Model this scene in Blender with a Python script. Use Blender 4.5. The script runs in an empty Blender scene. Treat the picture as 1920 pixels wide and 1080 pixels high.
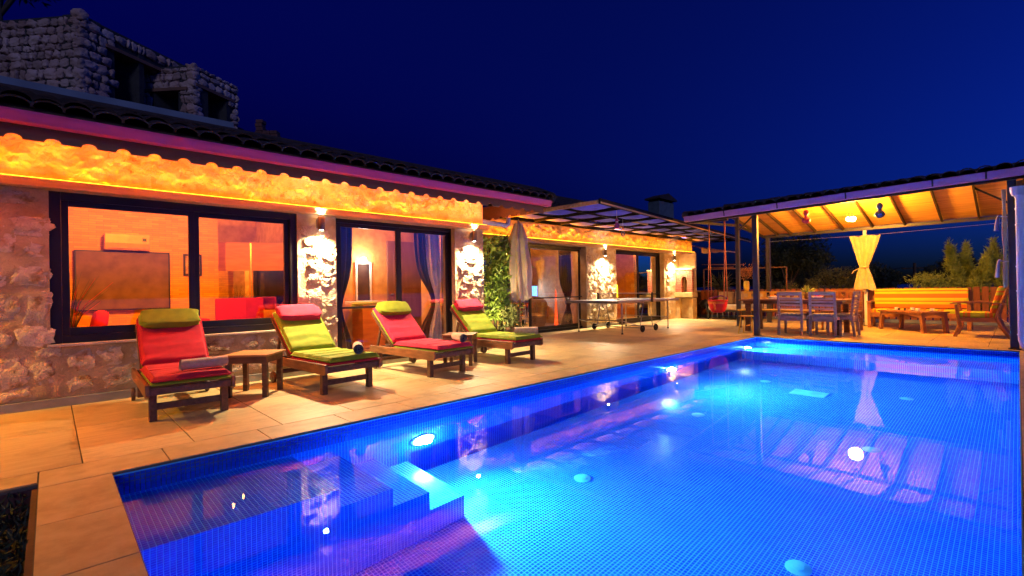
import bpy, bmesh, math, random
import numpy as np
from mathutils import Vector, Matrix, noise
R = math.radians
random.seed(7)
rng = np.random.default_rng(7)
scene = bpy.context.scene
COL = scene.collection

# ------------------------------------------------------------------ camera
yaw, pitch, roll, FPX, CAMZ = 0.80814, 0.0035, -0.01728, 907.0, 1.05
c_, s_ = math.cos(yaw), math.sin(yaw)
fw = Vector((c_, s_, 0)); rt = Vector((s_, -c_, 0)); up = Vector((0, 0, 1))
fw2 = fw*math.cos(pitch) + up*math.sin(pitch)
up2 = up*math.cos(pitch) - fw*math.sin(pitch)
r3 = rt*math.cos(roll) + up2*math.sin(roll)
u3 = up2*math.cos(roll) - rt*math.sin(roll)
cam_d = bpy.data.cameras.new('camera')
cam_d.sensor_width = 36.0
cam_d.lens = FPX/1920*36
cam_d.clip_start = 0.02
cam_d.clip_end = 30000
cam = bpy.data.objects.new('camera', cam_d)
COL.objects.link(cam)
m = Matrix((r3, u3, -fw2)).transposed().to_4x4()
m.translation = Vector((0, 0, CAMZ))
cam.matrix_world = m
scene.camera = cam

# ------------------------------------------------------------------ world: dusk sky
world = bpy.data.worlds.new('World'); scene.world = world; world.use_nodes = True
nt = world.node_tree; nt.nodes.clear()
sky = nt.nodes.new('ShaderNodeTexSky'); sky.sky_type = 'NISHITA'; sky.sun_disc = False
SUN_EL, SUN_ROT = R(-4.0), R(150)
sky.sun_elevation = SUN_EL; sky.sun_rotation = SUN_ROT
sky.air_density = 1.0; sky.dust_density = 0.2; sky.ozone_density = 6.0
tint = nt.nodes.new('ShaderNodeMixRGB'); tint.blend_type = 'MULTIPLY'; tint.inputs[0].default_value = 1.0
tint.inputs[2].default_value = (0.05, 0.42, 1.0, 1)
bg = nt.nodes.new('ShaderNodeBackground'); SKY_STRENGTH = 1.6; bg.inputs[1].default_value = SKY_STRENGTH
wo = nt.nodes.new('ShaderNodeOutputWorld')
nt.links.new(sky.outputs[0], tint.inputs[1]); nt.links.new(tint.outputs[0], bg.inputs[0]); nt.links.new(bg.outputs[0], wo.inputs[0])

# faint cold afterglow from the side of the sun that has set
sun_d = bpy.data.lights.new('sun', 'SUN'); sun_d.energy = 0.16; sun_d.angle = R(10); sun_d.color = (0.55, 0.6, 1.0)
sun = bpy.data.objects.new('sun', sun_d); COL.objects.link(sun)
sun.rotation_euler = Vector((0.55, 0.75, -0.45)).to_track_quat('-Z', 'Y').to_euler()

scene.view_settings.view_transform = 'Standard'
scene.view_settings.look = 'None'
scene.view_settings.exposure = 1.6
scene.view_settings.gamma = 1.0
scene.view_settings.use_curve_mapping = False
scene.render.engine = 'CYCLES'
cy = scene.cycles
cy.use_denoising = True
cy.max_bounces = 10; cy.diffuse_bounces = 6; cy.glossy_bounces = 5; cy.transmission_bounces = 8; cy.transparent_max_bounces = 12
cy.sample_clamp_indirect = 12.0; cy.blur_glossy = 0.5
cy.caustics_reflective = True; cy.caustics_refractive = True

# ------------------------------------------------------------------ materials
def lin(h):
    v = [int(h[i:i+2], 16)/255 for i in (0, 2, 4)]
    return tuple((x/12.92 if x <= .04045 else ((x+.055)/1.055)**2.4) for x in v)
MATS = {}
def newmat(name):
    m = bpy.data.materials.new(name); m.use_nodes = True; n = m.node_tree; n.nodes.clear()
    out = n.nodes.new('ShaderNodeOutputMaterial'); MATS[name] = m
    return m, n, out
def N(n, t, **k):
    x = n.nodes.new(t)
    for a, b in k.items(): setattr(x, a, b)
    return x
def pm(name, col, rough=.6, col2=None, scale=6, metallic=0, bump=.1, bscale=60, stretch=(1, 1, 1), space='Object', detail=6, lo=.35, hi=.65, bdist=.01, spec=.5, sheen=0, rvar=0, stain=0):
    m, n, out = newmat(name)
    if col2 is None: col2 = tuple(c*.72 for c in col)
    tc = N(n, 'ShaderNodeTexCoord'); mp = N(n, 'ShaderNodeMapping'); mp.inputs['Scale'].default_value = stretch
    if space == 'World':
        ge = N(n, 'ShaderNodeNewGeometry'); n.links.new(ge.outputs['Position'], mp.inputs[0])
    else: n.links.new(tc.outputs['Object'], mp.inputs[0])
    no = N(n, 'ShaderNodeTexNoise'); no.inputs['Scale'].default_value = scale; no.inputs['Detail'].default_value = detail
    n.links.new(mp.outputs[0], no.inputs['Vector'])
    mr = N(n, 'ShaderNodeMapRange'); mr.inputs[1].default_value = lo; mr.inputs[2].default_value = hi
    n.links.new(no.outputs[0], mr.inputs[0])
    mx = N(n, 'ShaderNodeMixRGB'); mx.inputs[1].default_value = (*col, 1); mx.inputs[2].default_value = (*col2, 1)
    n.links.new(mr.outputs[0], mx.inputs[0])
    if stain:
        g3 = N(n, 'ShaderNodeNewGeometry'); n3 = N(n, 'ShaderNodeTexNoise'); n3.inputs['Scale'].default_value = 2.3; n3.inputs['Detail'].default_value = 7; n3.inputs['Roughness'].default_value = .7; n.links.new(g3.outputs['Position'], n3.inputs['Vector'])
        m3 = N(n, 'ShaderNodeMapRange'); m3.inputs[1].default_value = .50; m3.inputs[2].default_value = .66; m3.inputs[3].default_value = 0; m3.inputs[4].default_value = stain; n.links.new(n3.outputs[0], m3.inputs[0])
        x3 = N(n, 'ShaderNodeMixRGB'); x3.blend_type = 'MULTIPLY'; x3.inputs[2].default_value = (.45, .40, .36, 1); n.links.new(m3.outputs[0], x3.inputs[0]); n.links.new(mx.outputs[0], x3.inputs[1]); mx = x3
    b = N(n, 'ShaderNodeBsdfPrincipled'); b.inputs['Roughness'].default_value = rough; b.inputs['Metallic'].default_value = metallic
    b.inputs['Specular IOR Level'].default_value = spec
    if sheen: b.inputs['Sheen Weight'].default_value = sheen
    last = mx.outputs[0]
    if rvar:
        oi = N(n, 'ShaderNodeObjectInfo'); hs = N(n, 'ShaderNodeHueSaturation'); mv = N(n, 'ShaderNodeMapRange')
        mv.inputs[3].default_value = 1-rvar; mv.inputs[4].default_value = 1+rvar
        n.links.new(oi.outputs['Random'], mv.inputs[0]); n.links.new(mv.outputs[0], hs.inputs['Value']); n.links.new(last, hs.inputs['Color']); last = hs.outputs[0]
    n.links.new(last, b.inputs['Base Color'])
    if bump:
        n2 = N(n, 'ShaderNodeTexNoise'); n2.inputs['Scale'].default_value = bscale; n2.inputs['Detail'].default_value = 5
        n.links.new(mp.outputs[0], n2.inputs['Vector'])
        bp = N(n, 'ShaderNodeBump'); bp.inputs['Strength'].default_value = min(1, bump*3); bp.inputs['Distance'].default_value = bdist
        n.links.new(n2.outputs[0], bp.inputs['Height']); n.links.new(bp.outputs[0], b.inputs['Normal'])
    n.links.new(b.outputs[0], out.inputs[0])
    return m
def emit(name, col, s):
    m, n, out = newmat(name); e = N(n, 'ShaderNodeEmission'); e.inputs[0].default_value = (*col, 1); e.inputs[1].default_value = s
    n.links.new(e.outputs[0], out.inputs[0]); return m

paver = pm('travertine_paver', (.64, .50, .24), .40, (.50, .36, .15), 3, stretch=(1.2, 9, 1), space='World', bump=.12, bscale=25, bdist=.006, rvar=.2, lo=.3, hi=.72, stain=.6)
coping = pm('coping_stone', (.58, .44, .20), .5, (.48, .34, .14), 8, space='World', bump=.08, bscale=120, bdist=.003, rvar=.10, stain=.45)
grout = pm('deck_grout', (.16, .12, .08), .9, scale=20, space='World')
plaster = pm('rubble_mortar', (.58, .42, .22), .9, (.42, .27, .12), 5, space='World', bump=.33, bscale=60, bdist=.016)
rub = pm('rubble_stone', (.62, .49, .33), .9, (.34, .18, .07), 9, space='World', bump=.33, bscale=48, bdist=.035, lo=.50, hi=.70, rvar=.2)
whitewash = pm('rough_cut_stone', (.60, .48, .30), .9, (.46, .32, .17), 6, space='World', bump=.33, bscale=28, bdist=.02)
baseb = pm('grey_baseboard', (.30, .28, .22), .7, space='World')
pine = pm('pine_beam', (.55, .33, .14), .5, (.40, .20, .07), 3, stretch=(.6, 6, 8), space='World', bscale=20)
frame_m = pm('dark_aluminium_frame', (.028, .02, .018), .35, metallic=.3, bump=0)
blackmetal = pm('black_painted_steel', (.03, .028, .03), .4, metallic=.2, bump=0)
bluepost = pm('dark_grey_painted_steel', (.045, .045, .07), .45, metallic=.2, bump=0)
teak = pm('dark_teak', (.15, .065, .03), .45, (.08, .03, .012), 5, stretch=(6, 1.2, 6), bscale=30, bump=.05)
teakl = pm('oiled_teak', (.27, .12, .045), .42, (.17, .065, .022), 5, stretch=(6, 1.2, 6), bscale=30, bump=.05)
sofaw = pm('orange_brown_wood', (.34, .14, .045), .45, (.24, .09, .03), 5, stretch=(2, 2, 2), bscale=30, bump=.05)
red_f = pm('red_canvas', (.46, .006, .025), .9, (.38, .005, .02), 14, bump=.12, bscale=260, bdist=.002)
pink_f = pm('pink_red_canvas', (.52, .01, .055), .9, (.44, .008, .04), 14, bump=.12, bscale=260, bdist=.002)
green_f = pm('lime_canvas', (.22, .29, .006), .9, (.18, .24, .005), 14, bump=.12, bscale=260, bdist=.002)
towel_m = pm('beige_towelling', (.62, .43, .22), .95, (.5, .34, .16), 30, bump=.33, bscale=220, bdist=.004, sheen=.5)
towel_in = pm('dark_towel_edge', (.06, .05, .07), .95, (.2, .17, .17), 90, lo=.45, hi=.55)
canvas = pm('ecru_canvas', (.50, .42, .27), .85, (.42, .34, .21), 9, bump=.15, bscale=120, bdist=.003, sheen=.3)
sheerw = pm('white_voile', (.75, .72, .7), .9)
browndrape = pm('brown_drape', (.12, .055, .04), .9, sheen=.3)
reddrape = pm('red_drape', (.5, .03, .02), .9)
gutter_m = pm('gutter_with_mauve_light', (.75, .07, .17), .42, (.68, .06, .15), 4, bump=.02)  # magenta of the LED and pool light is put into the base colour
fasc_m = pm('brown_fascia_board', (.17, .07, .025), .7, (.13, .05, .018), 5, stretch=(.4, 5, 5), space='World')
soffit_m = pm('pine_soffit', (.62, .42, .2), .55, (.5, .3, .12), 3, stretch=(.5, 8, 5), space='World')
tile_m = pm('weathered_roof_tile', (.055, .028, .02), .85, (.03, .018, .015), 5, bump=.2, bscale=40, rvar=.3)
pipew = pm('white_plastic_pipe', (.62, .68, .78), .35, (.58, .64, .74), 4, bump=.02)
white = pm('white_paint', (.75, .74, .72), .5, bump=.02)
greystone = pm('tower_stone', (.50, .35, .31), .9, (.36, .20, .16), 2.2, space='World', bump=.3, bscale=22, bdist=.03, rvar=.25)
darkmortar = pm('dark_mortar', (.045, .04, .04), .95, space='World', bump=.3, bscale=20, bdist=.02)
concrete = pm('pale_render', (.22, .26, .30), .9, (.17, .20, .24), 3, space='World')
redbrick = pm('red_brick', (.36, .10, .05), .85, (.25, .06, .035), 12, bump=.2, bscale=70, rvar=.25)
darkbrick = pm('brown_brick', (.16, .06, .05), .9, (.1, .04, .035), 12, bump=.2, rvar=.25)
fencew = pm('red_brown_fence_wood', (.30, .09, .035), .55, (.2, .055, .02), 4, stretch=(8, 8, 1), bump=.06, bscale=30, rvar=.18)
soil = pm('garden_ground', (.035, .03, .018), .95, (.02, .02, .01), 1.5, space='World')
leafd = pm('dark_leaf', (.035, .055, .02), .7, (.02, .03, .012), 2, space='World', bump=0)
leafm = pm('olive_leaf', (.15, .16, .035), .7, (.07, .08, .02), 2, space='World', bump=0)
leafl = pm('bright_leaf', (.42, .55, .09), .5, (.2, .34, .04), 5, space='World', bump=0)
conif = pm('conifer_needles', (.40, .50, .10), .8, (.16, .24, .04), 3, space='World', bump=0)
bark = pm('bark', (.09, .06, .04), .9)
blackp = pm('black_plastic', (.015, .015, .016), .4, bump=0)
rubberm = pm('rubber', (.02, .02, .02), .7, bump=0)
steel = pm('galvanised_steel', (.5, .5, .52), .3, metallic=.9, bump=0)
pptop = pm('grey_blue_table_top', (.30, .29, .36), .4, bump=0)
redplast = pm('red_plastic', (.75, .02, .03), .35, bump=0)
orangeplast = pm('orange_plastic', (.85, .22, .02), .4, bump=0)
blueplast = pm('blue_gourd_paint', (.02, .10, .45), .4, bump=0)
purple = pm('plum_gourd_paint', (.30, .02, .12), .4, bump=0)
rope_m = pm('orange_rope', (.62, .22, .07), .8)
rope_w = pm('white_cord', (.62, .6, .58), .8)
yellowp = pm('yellow_paint', (.75, .45, .02), .5, bump=0)
beigecush = pm('beige_cushion', (.44, .34, .24), .9, sheen=.3)
china = pm('white_china', (.8, .78, .74), .2, bump=0)
plasterint = pm('ochre_interior_plaster', (.66, .38, .10), .85, (.50, .26, .06), 7, space='World', bump=.15, bscale=30)
woodint = pm('orange_cabinet_wood', (.60, .27, .08), .45, (.48, .2, .06), 3, stretch=(1, 1, 5), space='World')
ceilint = pm('rose_wood_ceiling', (.16, .07, .06), .7, (.12, .05, .04), 2, stretch=(.5, 6, 1), space='World')
tilefl = pm('interior_floor', (.45, .33, .22), .3, space='World', scale=2)
doorint = pm('brown_interior_door', (.28, .13, .07), .5, (.22, .1, .05), 3, stretch=(5, 5, .7))
screenm = pm('switched_off_screen', (.17, .11, .06), .15, bump=0)  # lightened to brown, with reflections on the glass put into the colour
acw = pm('air_conditioner_plastic', (.62, .33, .10), .4, bump=0)
mirror_m = pm('mirror', (.8, .8, .8), .03, metallic=1, bump=0)
skirt = pm('pool_edge_trim', (.06, .12, .3), .4, bump=0)
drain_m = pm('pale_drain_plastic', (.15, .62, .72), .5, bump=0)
wicker = pm('tan_wicker', (.36, .24, .12), .8, bump=.3, bscale=80)
def stripes(name, axis, cols, per, rough=.85):
    m, n, out = newmat(name)
    tc = N(n, 'ShaderNodeTexCoord'); sp = N(n, 'ShaderNodeSeparateXYZ'); n.links.new(tc.outputs['Object'], sp.inputs[0])
    mu = N(n, 'ShaderNodeMath', operation='DIVIDE'); mu.inputs[1].default_value = per; n.links.new(sp.outputs[axis], mu.inputs[0])
    fr = N(n, 'ShaderNodeMath', operation='FRACT'); n.links.new(mu.outputs[0], fr.inputs[0])
    cr = N(n, 'ShaderNodeValToRGB'); cr.color_ramp.interpolation = 'CONSTANT'; e = cr.color_ramp.elements
    while len(e) < len(cols): e.new(.5)
    for i, (p, c) in enumerate(cols): e[i].position = p; e[i].color = (*c, 1)
    n.links.new(fr.outputs[0], cr.inputs[0])
    b = N(n, 'ShaderNodeBsdfPrincipled'); b.inputs['Roughness'].default_value = rough; n.links.new(cr.outputs[0], b.inputs['Base Color'])
    n2 = N(n, 'ShaderNodeTexNoise'); n2.inputs['Scale'].default_value = 200; n.links.new(tc.outputs['Object'], n2.inputs['Vector'])
    bp = N(n, 'ShaderNodeBump'); bp.inputs['Strength'].default_value = .3; bp.inputs['Distance'].default_value = .002
    n.links.new(n2.outputs[0], bp.inputs['Height']); n.links.new(bp.outputs[0], b.inputs['Normal'])
    n.links.new(b.outputs[0], out.inputs[0]); return m
YEL = (.42, .50, .015); ORA = (.60, .15, .01)
str_z = stripes('orange_yellow_stripe_back', 2, [(0, ORA), (.3, YEL), (.52, ORA), (.64, YEL), (.9, ORA)], .24)
str_y = stripes('orange_yellow_stripe_seat', 1, [(0, YEL), (.45, ORA), (.6, (.42, .3, .01)), (.7, ORA), (.8, YEL)], .30)

def glass_mat(name, tintc=(1, 1, 1), f=.10):
    m, n, out = newmat(name)
    t = N(n, 'ShaderNodeBsdfTransparent'); t.inputs[0].default_value = (*tintc, 1)
    g = N(n, 'ShaderNodeBsdfGlossy'); g.inputs['Roughness'].default_value = .01
    fr = N(n, 'ShaderNodeFresnel'); fr.inputs[0].default_value = 1.5
    mu = N(n, 'ShaderNodeMath', operation='MULTIPLY'); mu.inputs[1].default_value = f; mu.use_clamp = True
    n.links.new(fr.outputs[0], mu.inputs[0])
    mx = N(n, 'ShaderNodeMixShader'); n.links.new(mu.outputs[0], mx.inputs[0]); n.links.new(t.outputs[0], mx.inputs[1]); n.links.new(g.outputs[0], mx.inputs[2])
    n.links.new(mx.outputs[0], out.inputs[0]); return m
glass = glass_mat('window_glass', (.96, .96, .95), 3.4)

# bamboo ceiling: fine reeds running along the eave
m, n, out = newmat('bamboo_reeds'); bamboo = m
ge = N(n, 'ShaderNodeNewGeometry'); mp = N(n, 'ShaderNodeMapping'); mp.inputs['Scale'].default_value = (1, .03, 1)
n.links.new(ge.outputs['Position'], mp.inputs[0])
no = N(n, 'ShaderNodeTexNoise'); no.inputs['Scale'].default_value = 45; no.inputs['Detail'].default_value = 4; n.links.new(mp.outputs[0], no.inputs['Vector'])
cr = N(n, 'ShaderNodeValToRGB'); e = cr.color_ramp.elements
e[0].position = .3; e[0].color = (.46, .20, .03, 1); e[1].position = .7; e[1].color = (.86, .52, .10, 1)
n.links.new(no.outputs[0], cr.inputs[0])
b = N(n, 'ShaderNodeBsdfPrincipled'); b.inputs['Roughness'].default_value = .6; n.links.new(cr.outputs[0], b.inputs['Base Color'])
bp = N(n, 'ShaderNodeBump'); bp.inputs['Strength'].default_value = 1; bp.inputs['Distance'].default_value = .012; n.links.new(no.outputs[0], bp.inputs['Height']); n.links.new(bp.outputs[0], b.inputs['Normal'])
n.links.new(b.outputs[0], out.inputs[0])

# interior brick cladding
m, n, out = newmat('split_face_brick'); brickint = m
ge = N(n, 'ShaderNodeNewGeometry'); sp = N(n, 'ShaderNodeSeparateXYZ'); cb = N(n, 'ShaderNodeCombineXYZ')
n.links.new(ge.outputs['Position'], sp.inputs[0]); n.links.new(sp.outputs[0], cb.inputs[0]); n.links.new(sp.outputs[2], cb.inputs[1])
bt = N(n, 'ShaderNodeTexBrick'); bt.inputs['Scale'].default_value = 1; bt.inputs['Brick Width'].default_value = .17; bt.inputs['Row Height'].default_value = .034
bt.inputs['Mortar Size'].default_value = .0022; bt.inputs['Color1'].default_value = (.70, .38, .04, 1); bt.inputs['Color2'].default_value = (.54, .26, .03, 1); bt.inputs['Mortar'].default_value = (.40, .18, .06, 1)
n.links.new(cb.outputs[0], bt.inputs['Vector'])
b = N(n, 'ShaderNodeBsdfPrincipled'); b.inputs['Roughness'].default_value = .8; n.links.new(bt.outputs[0], b.inputs['Base Color'])
bp = N(n, 'ShaderNodeBump'); bp.inputs['Strength'].default_value = .6; bp.inputs['Distance'].default_value = .008; bp.invert = True; n.links.new(bt.outputs[1], bp.inputs['Height']); n.links.new(bp.outputs[0], b.inputs['Normal'])
n.links.new(b.outputs[0], out.inputs[0])

# mosaic
PITCH = .02625
m, n, out = newmat('blue_mosaic_tile'); mosaic_m = m
ge = N(n, 'ShaderNodeNewGeometry'); mu = N(n, 'ShaderNodeVectorMath', operation='SCALE'); mu.inputs['Scale'].default_value = 1/PITCH
n.links.new(ge.outputs['Position'], mu.inputs[0])
ad = N(n, 'ShaderNodeVectorMath', operation='ADD'); ad.inputs[1].default_value = (.37, .21, .43); n.links.new(mu.outputs[0], ad.inputs[0])
fl = N(n, 'ShaderNodeVectorMath', operation='FLOOR'); n.links.new(ad.outputs[0], fl.inputs[0])
wn = N(n, 'ShaderNodeTexWhiteNoise'); n.links.new(fl.outputs[0], wn.inputs['Vector'])
mx = N(n, 'ShaderNodeMixRGB'); mx.inputs[1].default_value = (.002, .045, .60, 1); mx.inputs[2].default_value = (.005, .11, .72, 1); n.links.new(wn.outputs[0], mx.inputs[0])
b = N(n, 'ShaderNodeBsdfPrincipled'); b.inputs['Roughness'].default_value = .2; n.links.new(mx.outputs[0], b.inputs['Base Color']); n.links.new(b.outputs[0], out.inputs[0])
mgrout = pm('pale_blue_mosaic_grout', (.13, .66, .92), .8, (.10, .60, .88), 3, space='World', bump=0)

# water surface
m, n, out = newmat('pool_water'); water_m = m
rf_ = N(n, 'ShaderNodeBsdfRefraction'); rf_.inputs['IOR'].default_value = 1.333; rf_.inputs['Roughness'].default_value = 0
g = N(n, 'ShaderNodeBsdfGlossy'); g.inputs['Roughness'].default_value = .002
fr = N(n, 'ShaderNodeFresnel'); fr.inputs[0].default_value = 1.333
ge = N(n, 'ShaderNodeNewGeometry')
ma = N(n, 'ShaderNodeMath', operation='MULTIPLY_ADD'); ma.inputs[1].default_value = .42; ma.inputs[2].default_value = .58; n.links.new(ge.outputs['Backfacing'], ma.inputs[0])
mu = N(n, 'ShaderNodeMath', operation='MULTIPLY'); mu.use_clamp = True; n.links.new(fr.outputs[0], mu.inputs[0]); n.links.new(ma.outputs[0], mu.inputs[1])
no = N(n, 'ShaderNodeTexNoise'); no.inputs['Scale'].default_value = 2.2; no.inputs['Detail'].default_value = 2
n.links.new(ge.outputs['Position'], no.inputs['Vector'])
bp = N(n, 'ShaderNodeBump'); bp.inputs['Strength'].default_value = .08; bp.inputs['Distance'].default_value = .004
n.links.new(no.outputs[0], bp.inputs['Height'])
for q in (rf_, g, fr): n.links.new(bp.outputs[0], q.inputs['Normal'])
mx = N(n, 'ShaderNodeMixShader'); n.links.new(mu.outputs[0], mx.inputs[0]); n.links.new(rf_.outputs[0], mx.inputs[1]); n.links.new(g.outputs[0], mx.inputs[2]); n.links.new(mx.outputs[0], out.inputs[0])

lampw = emit('warm_lamp_glow', (1, .78, .5), 20)
sconce_e = emit('sconce_bulb_glow', (1, .86, .66), 30)
pool_e = emit('underwater_lamp_glow', (.55, .9, 1), 60)
led_e = emit('orange_led_strip', (1, .30, .01), 8)
candle_e = emit('candle_bulb_glow', (1, .40, .05), 40)
tv_e = emit('television_picture_blue', (.08, .25, .9), 2.2)
tv_e2 = emit('television_picture_pink', (.6, .08, .6), 2.0)
shade_e = emit('yellow_lampshade_glow', (1, .65, .02), 1.8)

# ------------------------------------------------------------------ mesh helpers
ORG = {}
def origin(p): return ORG.get(p.name, Vector((0, 0, 0))) if p else Vector((0, 0, 0))
class MB:
    def __init__(s): s.v = []; s.f = []; s.mi = []; s.cur = 0
    def add(s, vs, fs):
        o = len(s.v); s.v += [Vector(v) for v in vs]; s.f += [tuple(i+o for i in f) for f in fs]; s.mi += [s.cur]*len(fs); return s
    def box(s, c, d, rot=None):
        x, y, z = (k/2 for k in d)
        vs = [Vector((a*x, b_*y, c2*z)) for c2 in (-1, 1) for b_ in (-1, 1) for a in (-1, 1)]
        if rot is not None:
            if not isinstance(rot, Matrix): rot = Matrix.Rotation(rot, 3, 'Z')
            vs = [rot @ v for v in vs]
        vs = [v + Vector(c) for v in vs]
        return s.add(vs, [(0, 2, 3, 1), (4, 5, 7, 6), (0, 1, 5, 4), (2, 6, 7, 3), (0, 4, 6, 2), (1, 3, 7, 5)])
    def b2(s, x0, x1, y0, y1, z0, z1): return s.box(((x0+x1)/2, (y0+y1)/2, (z0+z1)/2), (abs(x1-x0), abs(y1-y0), abs(z1-z0)))
    def bar(s, p, q, w, h=None, upv=(0, 0, 1)):
        p, q = Vector(p), Vector(q); h = h or w; d = (q-p); L = d.length; d.normalize(); u = Vector(upv)
        if abs(d.dot(u)) > .99: u = Vector((1, 0, 0))
        a = d.cross(u).normalized(); b_ = a.cross(d)
        M = Matrix((a, d, b_)).transposed()
        return s.box((p+q)/2, (w, L, h), M)
    def tube(s, pts, r, n=8, caps=True):
        pts = [Vector(p) for p in pts]; rs = r if isinstance(r, (list, tuple)) else [r]*len(pts)
        t0 = (pts[1]-pts[0]).normalized(); u = Vector((0, 0, 1)) if abs(t0.z) < .9 else Vector((1, 0, 0)); a = t0.cross(u).normalized()
        vs = []; 
        for i, p in enumerate(pts):
            t = (pts[min(i+1, len(pts)-1)] - pts[max(i-1, 0)]).normalized()
            a = (a - t*a.dot(t)).normalized(); b_ = t.cross(a)
            for k in range(n):
                an = 2*math.pi*k/n; vs.append(p + (a*math.cos(an)+b_*math.sin(an))*rs[i])
        fs = [(i*n+k, i*n+(k+1) % n, (i+1)*n+(k+1) % n, (i+1)*n+k) for i in range(len(pts)-1) for k in range(n)]
        if caps: fs += [tuple(range(n-1, -1, -1)), tuple((len(pts)-1)*n+k for k in range(n))]
        return s.add(vs, fs)
    def cyl(s, p, q, r, r1=None, n=12): return s.tube([p, q], [r, r if r1 is None else r1], n)
    def lathe(s, prof, c, n=16, M=None):
        vs = []
        for r, z in prof:
            for k in range(n):
                an = 2*math.pi*k/n; v = Vector((r*math.cos(an), r*math.sin(an), z))
                if M is not None: v = M @ v
                vs.append(v + Vector(c))
        L = len(prof)
        fs = [(i*n+k, i*n+(k+1) % n, (i+1)*n+(k+1) % n, (i+1)*n+k) for i in range(L-1) for k in range(n)]
        if prof[0][0] > 1e-5: fs.append(tuple(range(n-1, -1, -1)))
        if prof[-1][0] > 1e-5: fs.append(tuple((L-1)*n+k for k in range(n)))
        return s.add(vs, fs)
    def prism(s, poly, ax, a0, a1):
        """poly: 2d points in the plane normal to axis ax ('x': (y,z), 'y': (x,z), 'z': (x,y))"""
        def P(p, a): return {'x': (a, p[0], p[1]), 'y': (p[0], a, p[1]), 'z': (p[0], p[1], a)}[ax]
        k = len(poly); vs = [P(p, a0) for p in poly] + [P(p, a1) for p in poly]
        fs = [tuple(range(k)), tuple(range(2*k-1, k-1, -1))] + [(i, i+k, (i+1) % k+k, (i+1) % k) for i in range(k)]
        return s.add(vs, fs)
    def grid(s, fn, nu, nv):
        vs = [fn(i/nu, j/nv) for j in range(nv+1) for i in range(nu+1)]
        fs = [(j*(nu+1)+i, j*(nu+1)+i+1, (j+1)*(nu+1)+i+1, (j+1)*(nu+1)+i) for j in range(nv) for i in range(nu)]
        return s.add(vs, fs)
    def blob(s, c, d, sub=2, seed=0, amp=.12, pw=.75):
        bm = bmesh.new(); bmesh.ops.create_icosphere(bm, subdivisions=sub, radius=1)
        vs = []
        for v in bm.verts:
            q = Vector([math.copysign(abs(t)**pw, t) for t in v.co])
            q *= 1 + amp*noise.noise(v.co*1.7 + Vector((seed*3.1, seed, 0)))*2
            vs.append(Vector((q.x*d[0]/2, q.y*d[1]/2, q.z*d[2]/2)) + Vector(c))
        fs = [tuple(v.index for v in f.verts) for f in bm.faces]; bm.free()
        return s.add(vs, fs)
    def mesh(s, name, mats, bevel=0, smooth=False, seg=2, off=Vector((0, 0, 0))):
        me = bpy.data.meshes.new(name); me.from_pydata([v-off for v in s.v], [], s.f)
        for mt in (mats if isinstance(mats, (list, tuple)) else [mats]): me.materials.append(mt)
        if max(s.mi or [0]) > 0: me.polygons.foreach_set('material_index', s.mi)
        bm = bmesh.new(); bm.from_mesh(me); bmesh.ops.recalc_face_normals(bm, faces=bm.faces)
        if bevel:
            es = [e for e in bm.edges if len(e.link_faces) == 2 and e.calc_face_angle(0) > .6]
            bmesh.ops.bevel(bm, geom=es, offset=bevel, segments=seg, profile=.6, affect='EDGES', clamp_overlap=True)
        bm.to_mesh(me); bm.free()
        if smooth:
            me.polygons.foreach_set('use_smooth', [True]*len(me.polygons))
            if smooth == 'auto': me.set_sharp_from_angle(angle=R(40))
        me.update(); return me
    def build(s, name, mats, parent=None, bevel=0, smooth=False, world=False, seg=2):
        off = origin(parent) if world else Vector((0, 0, 0))
        me = s.mesh(name, mats, bevel, smooth, seg, off)
        return link(name, me, parent)
def link(name, me, parent=None, loc=None):
    o = bpy.data.objects.new(name, me); COL.objects.link(o)
    if parent: o.parent = parent; ORG[o.name] = origin(parent)
    if loc is not None: o.location = loc
    return o
def tag(o, label=None, cat=None, group=None, kind=None):
    if label: o['label'] = label
    if cat: o['category'] = cat
    if group: o['group'] = group
    if kind: o['kind'] = kind
    return o
def thing(name, label, cat, loc=(0, 0, 0), rz=0, group=None, kind=None):
    o = bpy.data.objects.new(name, None); COL.objects.link(o); o.location = loc; o.rotation_euler = (0, 0, rz); o.empty_display_size = .1
    ORG[o.name] = Vector(loc); return tag(o, label, cat, group, kind)
def children(o): return [c for c in COL.objects if c.parent == o]
def copy_tree(o, loc, rz, label=None, parent=None, swap=None):
    c = o.copy(); COL.objects.link(c)
    if parent is None: c.location = loc; c.rotation_euler = (0, 0, rz)
    else: c.parent = parent
    if label: c['label'] = label
    for ch in children(o): copy_tree(ch, None, 0, None, c)
    return c
def BOX(name, mat, x0, x1, y0, y1, z0, z1, parent=None, bevel=0):
    return MB().b2(x0, x1, y0, y1, z0, z1).build(name, mat, parent, bevel, world=True)
def flight(name, typ, loc, energy, color, direction=None, parent=None, **k):
    d = bpy.data.lights.new(name, typ); d.energy = energy; d.color = color
    for a, b_ in k.items(): setattr(d, a, b_)
    o = bpy.data.objects.new(name, d); COL.objects.link(o)
    o.location = Vector(loc) - origin(parent) if parent else loc
    if parent: o.parent = parent
    if direction: o.rotation_euler = Vector(direction).to_track_quat('-Z', 'Y').to_euler()
    return o
_perm = rng.random((64, 64))
def vn(x, y):
    xi = np.floor(x).astype(int); yi = np.floor(y).astype(int); fx = x-xi; fy = y-yi
    fx = fx*fx*(3-2*fx); fy = fy*fy*(3-2*fy)
    a = _perm[xi % 64, yi % 64]; b_ = _perm[(xi+1) % 64, yi % 64]; c = _perm[xi % 64, (yi+1) % 64]; d = _perm[(xi+1) % 64, (yi+1) % 64]
    return a*(1-fx)*(1-fy)+b_*fx*(1-fy)+c*(1-fx)*fy+d*fx*fy
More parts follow.
